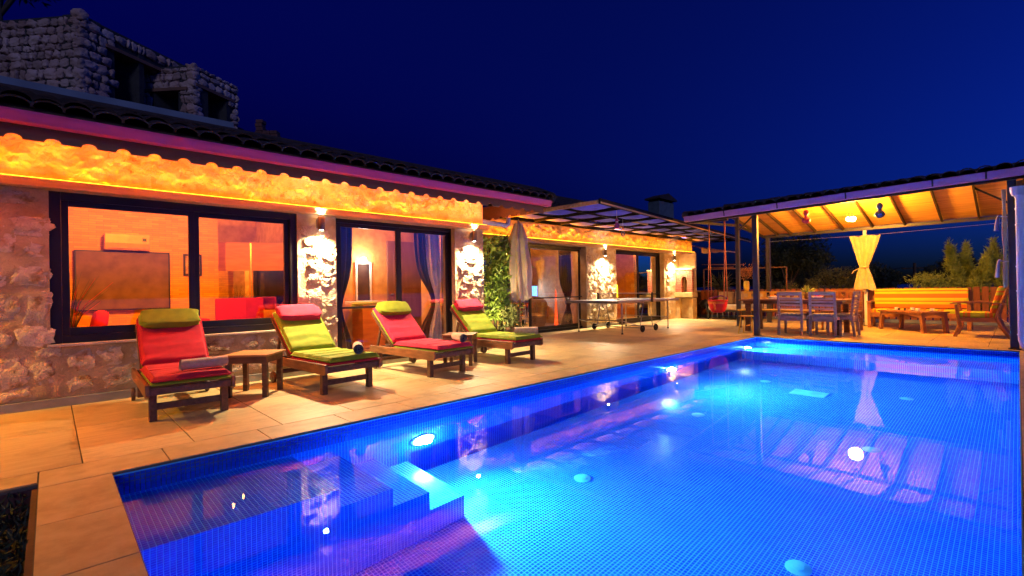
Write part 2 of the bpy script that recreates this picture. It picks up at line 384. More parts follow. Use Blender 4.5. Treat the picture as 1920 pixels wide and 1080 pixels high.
def fbm(x, y, o=5):
    t = 0; a = .5
    for i in range(o): t = t+a*(vn(x*2**i+i*7.3, y*2**i+i*3.1)-.5); a *= .55
    return t
def npmesh(name, V, F, mats, smooth=False):
    me = bpy.data.meshes.new(name); V = np.asarray(V, dtype=np.float32); F = np.asarray(F, dtype=np.int32)
    me.vertices.add(len(V)); me.vertices.foreach_set('co', V.ravel())
    k = F.shape[1]; me.loops.add(F.size); me.loops.foreach_set('vertex_index', F.ravel())
    me.polygons.add(len(F)); me.polygons.foreach_set('loop_start', np.arange(0, F.size, k, dtype=np.int32)); me.polygons.foreach_set('loop_total', np.full(len(F), k, dtype=np.int32))
    for mt in (mats if isinstance(mats, (list, tuple)) else [mats]): me.materials.append(mt)
    me.polygons.foreach_set('use_smooth', np.full(len(F), smooth)); me.update(calc_edges=True); me.validate(); return me
def relief(name, x0, x1, z0, z1, Y, mat, amp=.03, res=.014, parent=None, kind=0, scale=5.):
    """rough stone face on the plane y=Y, looking towards -y; kind 1 adds stone courses"""
    nx = max(4, int((x1-x0)/res)); nz = max(4, int((z1-z0)/res))
    X, Z = np.meshgrid(np.linspace(x0, x1, nx+1), np.linspace(z0, z1, nz+1))
    h = fbm(X*scale, Z*scale, 5)*2*amp + np.abs(fbm(X*scale*3+9, Z*scale*3+5, 3))*amp*.9
    edge = np.minimum.reduce([X-x0, x1-X, Z-z0, z1-Z]); h = h*np.clip(edge/.03, 0, 1)
    V = np.stack([X, np.full_like(X, Y)-h-.002, Z], -1).reshape(-1, 3) - np.array(origin(parent))
    i, j = np.meshgrid(np.arange(nx), np.arange(nz)); a = (j*(nx+1)+i).ravel(); F = np.stack([a, a+1, a+nx+2, a+nx+1], 1)
    return link(name, npmesh(name, V, F, mat, True), parent)

# stone lumps shared by every rubble wall
STONE = []
for k in range(8):
    b = MB().blob((0, 0, 0), (1, 1, 1), 4, k, .20, .62)
    b.v = [v*(1+.15*noise.fractal(v*5+Vector((k*5, 0, 0)), .8, 2.1, 5)-.10*abs(noise.noise(v*9+Vector((0, k*3, 0))))) for v in b.v]; STONE.append(b.mesh('stone_lump', rub, smooth=True))
STONE_T = []
for k in range(8):
    STONE_T.append(MB().blob((0, 0, 0), (1, 1, 1), 3, k+20, .22, .62).mesh('tower_stone_lump', greystone, smooth=True))
CNT = {}
def rubble_course(parent, u0, u1, z0, z1, mp, sw, sh, gap, depth, meshes, jit=.25, limit=300, skip=None, rot=0):
    z = z0
    while z < z1-.03:
        h = sh*random.uniform(1-jit, 1+jit); h = min(h, z1-z)
        if h < sh*.5: break
        u = u0 - random.uniform(0, sw*.5)
        while u < u1:
            w = sw*random.uniform(1-jit*1.6, 1+jit*1.6); a, b_ = max(u, u0), min(u+w, u1)
            if b_-a > .05 and not (skip and skip((a+b_)/2, z+h/2)):
                CNT[parent.name] = CNT.get(parent.name, 0)+1
                if CNT[parent.name] > limit: return
                o = link('stone', random.choice(meshes), parent)
                o.location = Vector(mp((a+b_)/2, z+h/2)) - origin(parent)
                o.rotation_euler = (0, random.uniform(-.2, .2), rot)
                o.scale = ((b_-a-gap)*random.uniform(.97, 1.08), depth*random.uniform(.75, 1.2), (h-gap)*random.uniform(.97, 1.08))
            u += w
        z += h

# ================================================================== SETTING
# ground sheet with the sea beyond
def terr(u, v):
    x = -60 + 260*u; y = -160 + 320*v
    d = max(0, max(x-22, -(y+14), y-30, -x-20)); return (x, y, -.6 - d*.32 if d > 0 else -.6)
g = MB().grid(terr, 130, 160)
hole = lambda f: False
MBg = MB(); MBg.v = g.v
MBg.f = [f for f in g.f if not (lambda c: (-1 < c.x < 13 and -2 < c.y < 6))(sum((g.v[i] for i in f), Vector())/4)]
MBg.mi = [0]*len(MBg.f)
tag(MBg.build('terrain', soil, smooth=True), kind='structure')
sea_m = pm('sea_water', (.01, .03, .06), .25, bump=.02)
tag(MB().add([(60, -9000, -40), (20000, -9000, -40), (20000, 20000, -40), (60, 20000, -40)], [(0, 1, 2, 3)]).build('sea', sea_m), kind='structure')

# deck substrate (grout level) with openings for the pool and the planting bed
PX0, PX1, PY0, PY1 = .26, 10.5, 0.0, 3.75
ZW = -.10
deck = thing('deck', None, None, (0, 0, 0), kind='structure')
dk = MB()
for (x0, x1, y0, y1) in ((-.06, PX0, -3, 3.75), (-1.9, -.06, 3.85, 6.4), (-.06, 5.44, 3.75, 6.4), (5.44, 16.35, 3.75, 7.9), (PX1, 16.6, -3, 3.75), (PX0, PX1, -3, 0), (-1.9, -1.5, -3, 3.85), (16.35, 17.6, 3.75, 9.6)):
    dk.b2(x0, x1, y0, y1, -.25, -.006)
dk.build('bedding', grout, deck)
def paving(x0, x1, y0, y1, sx, sy, mat=paver, name='paving_tile', zt=0.0, gap=.008):
    nx = max(1, round((x1-x0)/sx)); ny = max(1, round((y1-y0)/sy)); dx = (x1-x0)/nx; dy = (y1-y0)/ny
    me = MB().box((0, 0, -.012), (dx-gap, dy-gap, .024)).mesh(name, mat, bevel=.0012, seg=1)
    for i in range(nx):
        for j in range(ny):
            o = link(name, me, deck, (x0+dx*(i+.5), y0+dy*(j+.5), zt+random.uniform(-.0006, .0006)))
paving(-1.68, .14, 4.10, 6.40, .607, 1.15)
paving(.14, 5.55, 4.10, 6.40, .607, 1.15)
paving(5.55, 10.95, 4.10, 6.40, .607, 1.15)
paving(5.44, 16.35, 6.40, 7.90, .607, .75)
paving(10.95, 16.35, 4.10, 6.40, .607, 1.15)
paving(10.85, 16.0, -.4, 4.10, .607, .75)
paving(PX0-.32, 10.85, PY1-.0, 4.10, .607, .35, coping, 'coping_slab')
paving(-.06, PX0-.0, -.6, PY1, .32, .62, coping, 'coping_slab')
paving(PX1, 10.85, -.35, PY1, .35, .62, coping, 'coping_slab')
paving(PX0, PX1, -.33, PY0, .61, .33, coping, 'coping_slab')
paving(-1.68, -.06, 3.86, 4.10, .607, .24, coping, 'coping_slab')
paving(16.35, 17.5, 4.0, 9.4, .607, .607)

# planting bed
bed = MB().b2(-1.5, -.06, 1.0, 3.86, -.4, -.16); tag(bed.build('flower_bed', soil), kind='structure')
curb = MB().b2(-.085, -.062, 1.0, 3.86, -.26, -.026).b2(-1.5, -.086, 3.835, 3.858, -.26, -.026)
tag(curb.build('bed_edging', skirt and pm('bed_edge_brown', (.12, .04, .03), .8)), kind='structure')
def leafcards(n, sampler, ls, lw, droop=.3, upb=.3, seg=1):
    """n small two-triangle-pair leaves; returns V,F"""
    P = np.array([sampler() for _ in range(n)]); d = rng.normal(size=(n, 3)); d[:, 2] += upb; d /= np.linalg.norm(d, axis=1)[:, None]
    a = np.cross(d, rng.normal(size=(n, 3))); a /= np.linalg.norm(a, axis=1)[:, None]
    L = ls*rng.uniform(.6, 1.3, (n, 1)); W = lw*rng.uniform(.7, 1.2, (n, 1))
    nn = np.cross(d, a)
    v0 = P; v1 = P + d*L*.5 + a*W*.5 + nn*L*.06; v3 = P + d*L*.5 - a*W*.5 + nn*L*.06; v2 = P + d*L - nn*L*droop*.3
    V = np.stack([v0, v1, v2, v3], 1).reshape(-1, 3); i = np.arange(n)*4; F = np.stack([i, i+1, i+2, i+3], 1); return V, F
V, F = leafcards(9000, lambda: (random.uniform(-1.45, -.09), random.uniform(1.1, 3.82), -.16 + random.uniform(0, .12)), .055, .016, upb=1.0)
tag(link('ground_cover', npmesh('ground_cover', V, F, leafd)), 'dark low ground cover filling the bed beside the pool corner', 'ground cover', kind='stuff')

# ---------------------------------------------------------------- pool
pool = thing('swimming_pool', None, None, (0, 0, 0), kind='structure')
def floor_z(x): return -1.42 - max(0, x-2.3)*.06
SHX = 9.75; SHZ = -.95
TV, TF, TM = [], [], []
tcount = 0
GR = MB()
def mosaic(o, u, v, Lu, Lv, nrm, solid=True):
    """rows of raised tiles on the rectangle o + s*u + t*v"""
    global tcount
    o, u, v, nrm = (np.array(t, dtype=float) for t in (o, u, v, nrm))
    GR.add([o, o+u*Lu, o+u*Lu+v*Lv, o+v*Lv], [(0, 1, 2, 3)])
    nu = int(Lu/PITCH+.5); nv = max(1, int(Lv/PITCH+.5)); pu = Lu/nu; pv = Lv/nv
    I, J = np.meshgrid(np.arange(nu), np.arange(nv)); I = I.ravel(); J = J.ravel(); n = len(I)
    h = .13
    base = o + I[:, None]*pu*u + J[:, None]*pv*v
    jit = nrm*rng.uniform(.0011, .0017, (n, 1))
    cs = []
    for (a, b_) in ((h, h), (1-h, h), (1-h, 1-h), (h, 1-h)): cs.append(base + u*pu*a + v*pv*b_ + jit)
    if solid:
        for (a, b_) in ((h-.05, h-.05), (1.05-h, h-.05), (1.05-h, 1.05-h), (h-.05, 1.05-h)): cs.append(base + u*pu*a + v*pv*b_)
        V = np.stack(cs, 1).reshape(-1, 3); k = 8
        fs = [(0, 1, 2, 3), (4, 5, 1, 0), (5, 6, 2, 1), (6, 7, 3, 2), (7, 4, 0, 3)]
    else:
        V = np.stack(cs, 1).reshape(-1, 3); k = 4; fs = [(0, 1, 2, 3)]
    off = np.arange(n)*k + tcount
    for f in fs: TF.append(np.stack([off+q for q in f], 1))
    TV.append(V); tcount += n*k
X, Y, Z = (1, 0, 0), (0, 1, 0), (0, 0, 1)
ZT = -.022
# side walls
for (ya, nr) in ((PY1, (0, -1, 0)), (PY0, (0, 1, 0))):
    mosaic((PX0, ya, -1.42), X, Z, 2.04, 1.42+ZT, nr)
    mosaic((PX0+2.04, ya, -.95), X, Z, PX1-PX0-2.04, .95+ZT, nr)
    sl = Vector((SHX-2.3, 0, floor_z(SHX)+1.42)); L = sl.length; sl.normalize()
    # lower strip follows the sloping floor
    GR.add([(2.3, ya, -1.42), (SHX, ya, floor_z(SHX)), (SHX, ya, -.95), (2.3, ya, -.95)], [(0, 1, 2, 3)])
    mosaic((2.3, ya, -1.42), X, Z, SHX-2.3, .47, nr, False)
    mosaic((2.3, ya, floor_z(SHX)), X, Z, SHX-2.3, floor_z(2.3)-floor_z(SHX), nr, False)
# end walls
mosaic((PX0, PY0, -1.42), Y, Z, PY1-PY0, 1.42+ZT, (1, 0, 0))
mosaic((PX1, PY0, SHZ), Y, Z, PY1-PY0, -SHZ+ZT, (-1, 0, 0))
mosaic((SHX, PY0, SHZ), X, Y, PX1-SHX, PY1-PY0, Z, False)
mosaic((SHX, PY0, floor_z(SHX)), Y, Z, PY1-PY0, SHZ-floor_z(SHX), (-1, 0, 0), False)
# floor
mosaic((PX0, PY0, -1.42), X, Y, 2.04, PY1-PY0, Z)
sl = Vector((SHX-2.3, 0, floor_z(SHX)+1.42)); L = sl.length; sl.normalize()
mosaic((2.3, PY0, -1.42), sl, Y, L, PY1-PY0, (0, 0, 1), True)
# entry steps in the corner
SY = 2.93
xs = [PX0, 1.29, 1.66, 1.95, 2.26]; zs = [-.29, -.56, -.83, -1.10]
for k in range(4):
    mosaic((xs[k], SY, zs[k]), X, Y, xs[k+1]-xs[k], PY1-SY, Z)
    zb = zs[k+1] if k < 3 else -1.42
    mosaic((xs[k+1], SY, zb), Y, Z, PY1-SY, zs[k]-zb, (1, 0, 0))
    mosaic((xs[k], SY, -1.42), X, Z, xs[k+1]-xs[k], zs[k]+1.42, (0, -1, 0))
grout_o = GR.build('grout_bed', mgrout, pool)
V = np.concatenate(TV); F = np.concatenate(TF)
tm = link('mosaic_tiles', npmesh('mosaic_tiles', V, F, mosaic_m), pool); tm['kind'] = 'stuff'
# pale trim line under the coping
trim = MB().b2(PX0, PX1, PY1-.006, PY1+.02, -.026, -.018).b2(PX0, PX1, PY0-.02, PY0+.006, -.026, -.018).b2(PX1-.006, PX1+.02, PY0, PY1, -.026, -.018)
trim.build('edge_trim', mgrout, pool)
# structural shell below so nothing shows through
shell = MB().b2(PX0-.15, PX0-.012, -.15, 3.9, -2.2, -.03).b2(PX1+.012, PX1+.15, -.15, 3.9, -2.2, -.03).b2(PX0-.012, PX1+.012, -.15, -.012, -2.2, -.03).b2(PX0-.012, PX1+.012, PY1+.012, 3.9, -2.2, -.03)
shell.build('pool_shell', concrete, pool)
water = MB().add([(PX0, PY0, ZW), (PX1, PY0, ZW), (PX1, PY1, ZW), (PX0, PY1, ZW)], [(0, 1, 2, 3)])
tag(water.build('water', water_m), kind='structure')
# drains and underwater lamps
for (x, y) in ((3.38, .98), (3.38, 2.68), (5.66, .99), (5.64, 2.69), (7.93, 1.01), (7.9, 2.69)):
    z = floor_z(x)
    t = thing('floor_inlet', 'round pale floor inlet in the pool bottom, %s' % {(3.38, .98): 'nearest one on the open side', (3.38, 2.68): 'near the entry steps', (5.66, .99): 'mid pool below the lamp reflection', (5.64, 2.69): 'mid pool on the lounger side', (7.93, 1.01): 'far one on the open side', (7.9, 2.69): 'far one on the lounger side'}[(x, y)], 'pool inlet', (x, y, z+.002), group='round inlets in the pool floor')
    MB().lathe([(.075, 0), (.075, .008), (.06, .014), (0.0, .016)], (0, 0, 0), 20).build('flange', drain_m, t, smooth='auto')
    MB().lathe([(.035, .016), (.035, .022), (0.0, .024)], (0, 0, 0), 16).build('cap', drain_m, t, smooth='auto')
t = thing('main_drain', 'rectangular pale main drain grate in the deep end floor', 'pool drain', (7.5, 2.0, floor_z(7.5)+.004))
MB().box((0, 0, .006), (.30, .42, .012)).build('grate_frame', drain_m, t, .003)
for k in range(7): MB().box((-.12+.04*k, 0, .014), (.018, .38, .006)).build('slat', drain_m, t)
PLW = 410
for x, zl, lab in ((2.43, -.72, 'glowing round underwater lamp beside the entry steps'), (6.92, -.74, 'glowing round underwater lamp halfway along the lounger side wall'), (9.95, -.66, 'glowing round underwater lamp next to the far pool corner')):
    t = thing('pool_lamp', lab, 'pool light', (x, PY1, zl), group='underwater lamps')
    Mx = Matrix.Rotation(R(90), 3, 'X')
    MB().lathe([(.13, 0), (.13, .012), (.115, .02), (.105, .02), (.105, .01)], (0, 0, 0), 28, Mx).build('lamp_ring', white, t, smooth='auto')
    MB().lathe([(.104, .012), (.09, .022), (.05, .03), (0, .032)], (0, 0, 0), 28, Mx).build('lens', pool_e, t, smooth=True)
    flight('pool_light', 'SPOT', (x, PY1-.06, zl), PLW*(1 if x < 9 else .55), (.03, .42, .85), (0, -1, -.02), None, spot_size=R(150), spot_blend=1.0, shadow_soft_size=.05)
    flight('pool_light_halo', 'POINT', (x, PY1-.07, zl), PLW*.028*(1 if x < 9 else .6), (.10, .45, .75), None, None, shadow_soft_size=.04)
for o in [o for o in COL.objects if o.type == 'LIGHT' and o.name.startswith('pool_light')]:
    best = min((t for t in COL.objects if t.type == 'EMPTY' and t.name.startswith('pool_lamp')), key=lambda t: (t.location-o.location).length)
    o.location = o.location - best.location; o.parent = best
# ================================================================== MAIN HOUSE, front block (wall face y=6.4) and rear block (y=7.9)
W1, W2, XE, XH = 6.4, 7.9, 5.44, 16.32
house = thing('stone_house', 'long stone villa with glowing eaves and big black framed windows', 'house', (0, 0, 0))
def wallcore(x0, x1, y0, y1, z0, z1, name='wall', mat=plaster): return BOX(name, mat, x0, x1, y0, y1, z0, z1, house)
D = .004
wallcore(-7, 0, W1+D, 6.8, .0, 2.08); wallcore(0, 2.31, W1+D, 6.8, 0, .60); wallcore(2.31, 2.82, W1+D, 6.8, 0, 2.08)
wallcore(4.83, XE, W1+D, 6.8, 0, 2.08); wallcore(-7, XE, W1+D, 6.8, 2.08, 2.72)
wallcore(5.14, XE, 6.8, W2, 0, 2.72); wallcore(XE, XH, W2+D, 8.25, 2.16, 2.66)
wallcore(10.27, 11.66, W2+D, 8.25, 0, 2.16); wallcore(14.36, XH, W2+D, 8.25, 0, 2.16)
wallcore(XE, 6.15, W2+D, 8.25, 0, 2.16)
# rough faces
faces = [(-7, 0, .09, 2.08, W1, .018, plaster), (0, 2.31, .09, .60, W1, .018, plaster), (2.31, 2.82, .09, 2.08, W1, .03, whitewash),
         (4.83, XE, .09, 2.08, W1, .03, whitewash), (-7, XE, 2.17, 2.70, W1, .04, whitewash), (XE+.01, XH, 2.25, 2.64, W2, .04, whitewash),
         (10.27, 11.66, .08, 2.15, W2, .055, whitewash), (14.36, XH, .0, 2.15, W2, .02, plaster)]
for (x0, x1, z0, z1, Yw, amp, mt) in faces: relief('stone_facing', x0, x1, z0, z1, Yw, mt, amp, .015 if Yw < 7 else .022, house)
# single stones showing in the wall
def st(x, z, w, h, k=None, Yw=W1, d=.11):
    if Yw == W1 and x < .1 and .6 < z < 2.1: x = min(x, -w*.5+.005)
    if Yw == W1 and d == .11 and -.02 < x < 2.4: z = min(z, .585-h*.5)
    o = link('stone', STONE[random.randrange(8) if k is None else k], house, (x, Yw+.018, z)); o.scale = (w, d*.62, h); o.rotation_euler = (0, random.uniform(-.3, .3), 0)
for (x, z, w, h) in [(-.25, 1.98, .3, .11), (-.08, 1.72, .3, .17), (-.33, 1.55, .22, .20), (-.10, 1.50, .14, .14), (-.12, 1.26, .27, .19), (-.38, 1.2, .14, .15), (-.32, .98, .26, .20),
    (-.09, .95, .17, .30), (-.36, .68, .22, .17), (-.12, .68, .24, .19), (-.3, .36, .30, .24), (-.02, .52, .18, .11), (-.05, .33, .24, .2), (-.25, .16, .25, .1), (.22, .42, .22, .2),
    (.2, .2, .22, .13), (.45, .45, .2, .16), (.52, .24, .28, .2), (.78, .46, .3, .15), (.86, .22, .25, .18), (1.1, .42, .22, .2), (1.2, .19, .28, .14), (1.42, .45, .3, .17), (1.52, .22, .24, .2),
    (1.75, .43, .25, .2), (1.86, .2, .3, .15), (2.06, .45, .24, .17), (2.18, .22, .22, .2), (-.7, 1.9, .3, .2), (-.75, 1.5, .3, .25), (-.7, 1.1, .3, .2), (-.75, .7, .28, .24), (-.7, .3, .3, .25), (-1.1, 1.7, .3, .2), (-1.1, 1.2, .3, .25), (-1.1, .6, .3, .25)]: st(x, z, w*1.05, h*1.05)
for (x0, x1, Yw, zt, sw) in ((2.33, 2.81, W1, 1.98, .20), (4.85, 5.43, W1, 1.98, .20), (10.3, 11.62, W2, 2.0, .22), (14.4, 14.75, W2, 2.0, .22)):
    got = []
    for tr in range(900):
        w = random.uniform(sw*.75, sw*1.35); h = w*random.uniform(.62, .95); x = random.uniform(x0+w*.45, x1-w*.45); z = random.uniform(.12+h*.5, zt-h*.5)
        if all(abs(x-a)/(w+c)*2 > .97 or abs(z-b_)/(h+d_)*2 > .97 for a, b_, c, d_ in got):
            got.append((x, z, w, h)); o_ = len(COL.objects); st(x, z, w, h, Yw=Yw, d=.14)
for k in range(44):
    x = -2.0 + k*.17; 
    st(x+random.uniform(-.04, .04), 2.28+random.random()*.28, random.uniform(.18, .3), random.uniform(.12, .2), d=.085)
for k in range(60):
    x = XE+.15 + k*.18
    if x < XH-.15: st(x, 2.34+random.random()*.2, random.uniform(.18, .3), random.uniform(.12, .18), Yw=W2, d=.085)
# baseboard and wooden beams with the led strip on top
BOX('baseboard', baseb, -7, XE+.02, W1-.035, W1-.003, .001, .085, house, .004)
BOX('baseboard', baseb, 10.22, 11.7, W2-.035, W2-.003, .001, .07, house, .004)
BOX('timber_beam', pine, -7, XE+.03, W1-.13, W1-.003, 2.085, 2.165, house, .006)
BOX('timber_beam', pine, XE+.004, XH+.02, W2-.12, W2-.003, 2.155, 2.245, house, .006)
BOX('led_strip', led_e, -7, XE+.01, W1-.10, W1-.08, 2.167, 2.172, house)
BOX('led_strip', led_e, XE+.02, XH, W2-.10, W2-.08, 2.247, 2.252, house)
LEDC = (1, .225, .0005)
def strip(x0, x1, y, z, e):
    o = flight('led_strip_light', 'AREA', ((x0+x1)/2, y, z), e, LEDC, (0, .25, 1), house, shape='RECTANGLE', size=x1-x0, size_y=.03, spread=R(95))
    o.rotation_euler = (R(180)+R(24), 0, 0)
strip(-7, XE, W1-.045, 2.172, 120)
strip(XE+.02, XH, W2-.045, 2.254, 115)
# eave over the front block: soffit, scalloped board, gutter, roof
GY = 5.30
EX = 5.95
sf = MB().add([(-7.2, GY+.10, 2.56), (EX, GY+.10, 2.56), (EX, W1, 2.66), (-7.2, W1, 2.66)], [(0, 3, 2, 1)]).add([(XE, W1, 2.66), (EX, W1, 2.66), (EX, 7.9, 2.66), (XE, 7.9, 2.66)], [(0, 3, 2, 1)])
sf.build('soffit', soffit_m, house, world=True)
def scallop(p0, p1, zt, zb, per, r, th, name, mat):
    p0, p1 = Vector(p0), Vector(p1); d = p1-p0; L = d.length; d.normalize(); nrm = Vector((d.y, -d.x, 0))*th
    ss = []; n = int(L/per)
    for k in range(n+1):
        c = (k+.5)*per
        if c+r > L: break
        ss.append((c-r-.012, zb)); 
        for a in range(0, 9): an = math.pi*a/8; ss.append((c-r*math.cos(an), zb+r*.75*math.sin(an)))
        ss.append((c+r+.012, zb))
    ss = [(0, zb)]+ss+[(L, zb)]
    b = MB(); k = len(ss); vs = []
    for (s, z) in ss:
        q = p0 + d*s; vs += [Vector((q.x, q.y, z)), Vector((q.x, q.y, zt)), Vector((q.x, q.y, z))+nrm, Vector((q.x, q.y, zt))+nrm]
    fs = []
    for i in range(k-1): a, c = i*4, (i+1)*4; fs += [(a, c, c+1, a+1), (a+2, a+3, c+3, c+2), (a, a+2, c+2, c), (a+1, c+1, c+3, a+3)]
    b.add(vs, fs); return b.build(name, mat, house, world=True)
scallop((-7.25, GY+.10, 0), (EX-.06, GY+.10, 0), 2.56, 2.30, .224, .050, .02, 'scalloped_board', fasc_m)
scallop((EX-.06, GY+.12, 0), (EX-.06, 7.6, 0), 2.60, 2.34, .224, .050, .02, 'scalloped_board', fasc_m)
def gutter(y, x0, x1, zt, ax='x', h=.095, dz=0, parent=None, name='gutter'):
    prof = [(0, 0), (-.012, -.004), (-.012, -.03), (.004, -.05), (.012, -h+.008), (.03, -h), (.09, -h), (.105, -h+.012), (.105, -.002), (.098, 0), (.098, -.07), (.02, -.07), (.008, -.01)]
    b = MB(); k = len(prof)
    vs = [(x0, y+p[0], zt+p[1]) for p in prof]+[(x1, y+p[0], zt+dz+p[1]) for p in prof]
    if ax == 'y': vs = [(v[1], v[0], v[2]) for v in vs]
    b.add(vs, [tuple(range(k)), tuple(range(2*k-1, k-1, -1))]+[(i, i+k, (i+1) % k+k, (i+1) % k) for i in range(k)])
    return b.build(name, gutter_m, parent or house, smooth='auto', world=True)
gutter(GY-.03, -7.2, EX+.02, 2.50)
BOX('fascia_board', fasc_m, -7.2, EX, GY+.075, GY+.095, 2.40, 2.56, house)
# horizontal stub of drain pipe under the end of the eave
MB().tube([(5.5, 6.7, 2.30), (6.25, 6.7, 2.27), (6.32, 6.7, 2.30), (6.34, 6.7, 2.42)], .045, 10).build('drain_pipe', pipew, house, smooth='auto', world=True)
# roof of the front block
RZ0, RZ1, RY1 = 2.50, 3.47, 8.4
roof = MB()
roof.add([(-7.4, GY+.02, RZ0), (EX+.05, GY+.02, RZ0), (9.0, RY1, RZ1), (-7.4, RY1, RZ1), (-7.4, GY+.02, RZ0+.03), (EX+.05, GY+.02, RZ0+.03), (9.0, RY1, RZ1+.03), (-7.4, RY1, RZ1+.03)], [(0, 1, 2, 3), (4, 5, 6, 7), (0, 1, 5, 4)])
roof.add([(-7.4, RY1, RZ1+.03), (9.0, RY1, RZ1+.03), (9.0, 12.6, RZ1+.02), (-7.4, 12.6, RZ1+.02)], [(0, 1, 2, 3)])
rf = roof.build('roof', tile_m, house, world=True)
# curved clay tiles
def tilemesh(w=.21, l=.38, th=.014):
    b = MB(); vs = []
    for j in (0, 1):
        for k in range(7):
            an = math.pi*k/6; vs.append((-math.cos(an)*w*.5*(1-.08*j), l*j, math.sin(an)*w*.34 + .012*(1-j)))
    for j in (0, 1):
        for k in range(7):
            an = math.pi*k/6; vs.append((-math.cos(an)*(w*.5-th)*(1-.08*j), l*j, math.sin(an)*(w*.34-th) + .012*(1-j)))
    fs = [(k, k+1, k+8, k+7) for k in range(6)] + [(14+k, 14+k+7, 14+k+8, 14+k+1) for k in range(6)] + [(k, 14+k, 15+k, k+1) for k in range(6)]
    return b.add(vs, fs)
TILE = tilemesh().mesh('roof_tile', tile_m, smooth='auto')
sl1 = math.atan2(RZ1-RZ0, RY1-GY)
for k in range(46):
    o = link('roof_tile', TILE, rf, (-2.4+k*.185, GY-.03, RZ0+.02)); o.rotation_euler = (sl1+random.uniform(-.04, .04), 0, random.uniform(-.05, .05))
base = tilemesh()
def stufftiles(parent, x0, fx1, y0, z0, sl, rows, pitch=.185, l=.32):
    b = MB(); ca, sa = math.cos(sl), math.sin(sl)
    for r in range(rows):
        yy = y0 + r*l*ca; zz = z0 + r*l*sa; x = x0
        while x < fx1(yy):
            j = random.uniform(-.012, .012); t = random.uniform(-.03, .03)
            b.add([(x+v.x+t*v.y, yy+v.y*ca-v.z*sa, zz+v.y*sa+v.z*ca+j) for v in base.v], base.f[:6]+base.f[12:]); x += pitch
    o = b.build('roof_tiling', tile_m, parent, smooth='auto', world=True); o['kind'] = 'stuff'; return o
stufftiles(rf, -2.4, lambda y: EX + (y-GY)*(9.0-EX)/(RY1-GY), GY+.26, RZ0+.14, sl1, 9)
MB().tube([(EX+.05, GY, 2.56), (9.0, RY1, RZ1+.08)], .09, 8).build('hip_cap', tile_m, rf, smooth='auto', world=True)
MB().tube([(-7.4, RY1, RZ1+.08), (9.0, RY1, RZ1+.08)], .09, 8).build('ridge_cap', tile_m, rf, smooth='auto', world=True)
# rear block roof behind the pergola and its chimney
rb = MB().add([(5.9, 7.0, 2.68), (16.9, 7.0, 2.68), (16.9, 9.6, 3.72), (5.9, 9.6, 3.72)], [(0, 1, 2, 3)]).add([(5.9, 7.0, 2.66), (16.9, 7.0, 2.66), (16.9, 9.6, 3.66), (5.9, 9.6, 3.66)], [(0, 3, 2, 1)]).build('roof', tile_m, house, world=True)
stufftiles(rb, 6.0, lambda y: 16.8, 7.0, 2.69, math.atan2(1.04, 2.6), 9)
MB().tube([(5.9, 9.6, 3.78), (16.9, 9.6, 3.78)], .09, 8).build('ridge_cap', tile_m, rb, smooth='auto', world=True)
ch = MB().b2(17.2, 18.35, 9.62, 10.1, 3.2, 4.42); ch = ch.build('chimney', pm('chimney_render', (.10, .14, .17), .9), rb, world=True)
MB().b2(17.1, 18.45, 9.52, 10.2, 4.50, 4.56).prism([(17.1, 4.56), (18.45, 4.56), (17.78, 4.76)], 'y', 9.52, 10.2).build('chimney_cap', tile_m, ch, world=True)
cb = MB()
for x in (17.25, 17.6, 17.95, 18.3): cb.b2(x-.05, x+.05, 9.66, 10.06, 4.42, 4.50)
cb.build('chimney_vent', tile_m, ch, world=True)
# roof-top parapet of pale render behind the ridge
BOX('parapet', concrete, -2.6, 2.15, 8.62, 8.78, 3.2, 3.80, house, .01)

# ------------------------------------------------------------------ windows
def glazing(name, x0, x1, z0, z1, Yg, cols, fw=.07, depth=.10, sill=False, mul=None, label=None, handle=None):
    f = MB(); y0, y1 = Yg-depth/2, Yg+depth/2
    f.b2(x0, x0+fw, y0, y1, z0, z1).b2(x1-fw, x1, y0, y1, z0, z1).b2(x0+fw, x1-fw, y0, y1, z1-fw, z1).b2(x0+fw, x1-fw, y0, y1, z0, z0+fw*.9)
    w = f.build(name, frame_m, house, .004, world=True)
    ms = mul or [x0+(x1-x0)*k/cols for k in range(1, cols)]
    es = [x0]+ms+[x1]
    for i in range(len(es)-1):
        a, b_ = es[i]+(fw if i == 0 else .0), es[i+1]-(fw if i == len(es)-2 else 0)
        yo = Yg + (.022 if i % 2 else -.022)
        s = MB(); sw = .055
        s.b2(a+.001, a+sw, yo-.02, yo+.02, z0+fw*.9+.001, z1-fw-.001).b2(b_-sw, b_-.001, yo-.02, yo+.02, z0+fw*.9+.001, z1-fw-.001).b2(a+sw, b_-sw, yo-.02, yo+.02, z1-fw-sw, z1-fw-.001).b2(a+sw, b_-sw, yo-.02, yo+.02, z0+fw*.9+.001, z0+fw*.9+sw+.02)
        s.build('sash', frame_m, w, .003, world=True)
        MB().add([(a+sw, yo, z0+fw), (b_-sw, yo, z0+fw), (b_-sw, yo, z1-fw-sw), (a+sw, yo, z1-fw-sw)], [(0, 1, 2, 3)]).build('pane', glass, w, world=True)
    return w
w1 = glazing('window', .0, 2.315, .60, 2.085, 6.48, 2, .085, mul=[1.19])
w2 = glazing('sliding_door', 2.82, 4.88, .0, 2.085, 6.55, 2, .06, mul=[3.86])
w3 = glazing('sliding_door', 6.15, 10.35, .0, 2.15, 8.1, 3, .06, mul=[8.33, 9.0][:1])
w4 = glazing('sliding_door', 11.66, 14.40, .0, 2.15, 8.1, 2, .06, mul=[13.1])
BOX('window_sill', pm('pale_sill', (.6, .5, .36), .6, space='World'), -.02, 2.33, W1-.03, 6.42, .575, .60, house, .004)
BOX('push_rail', frame_m, 2.9, 3.83, 6.50, 6.53, .82, .85, house)
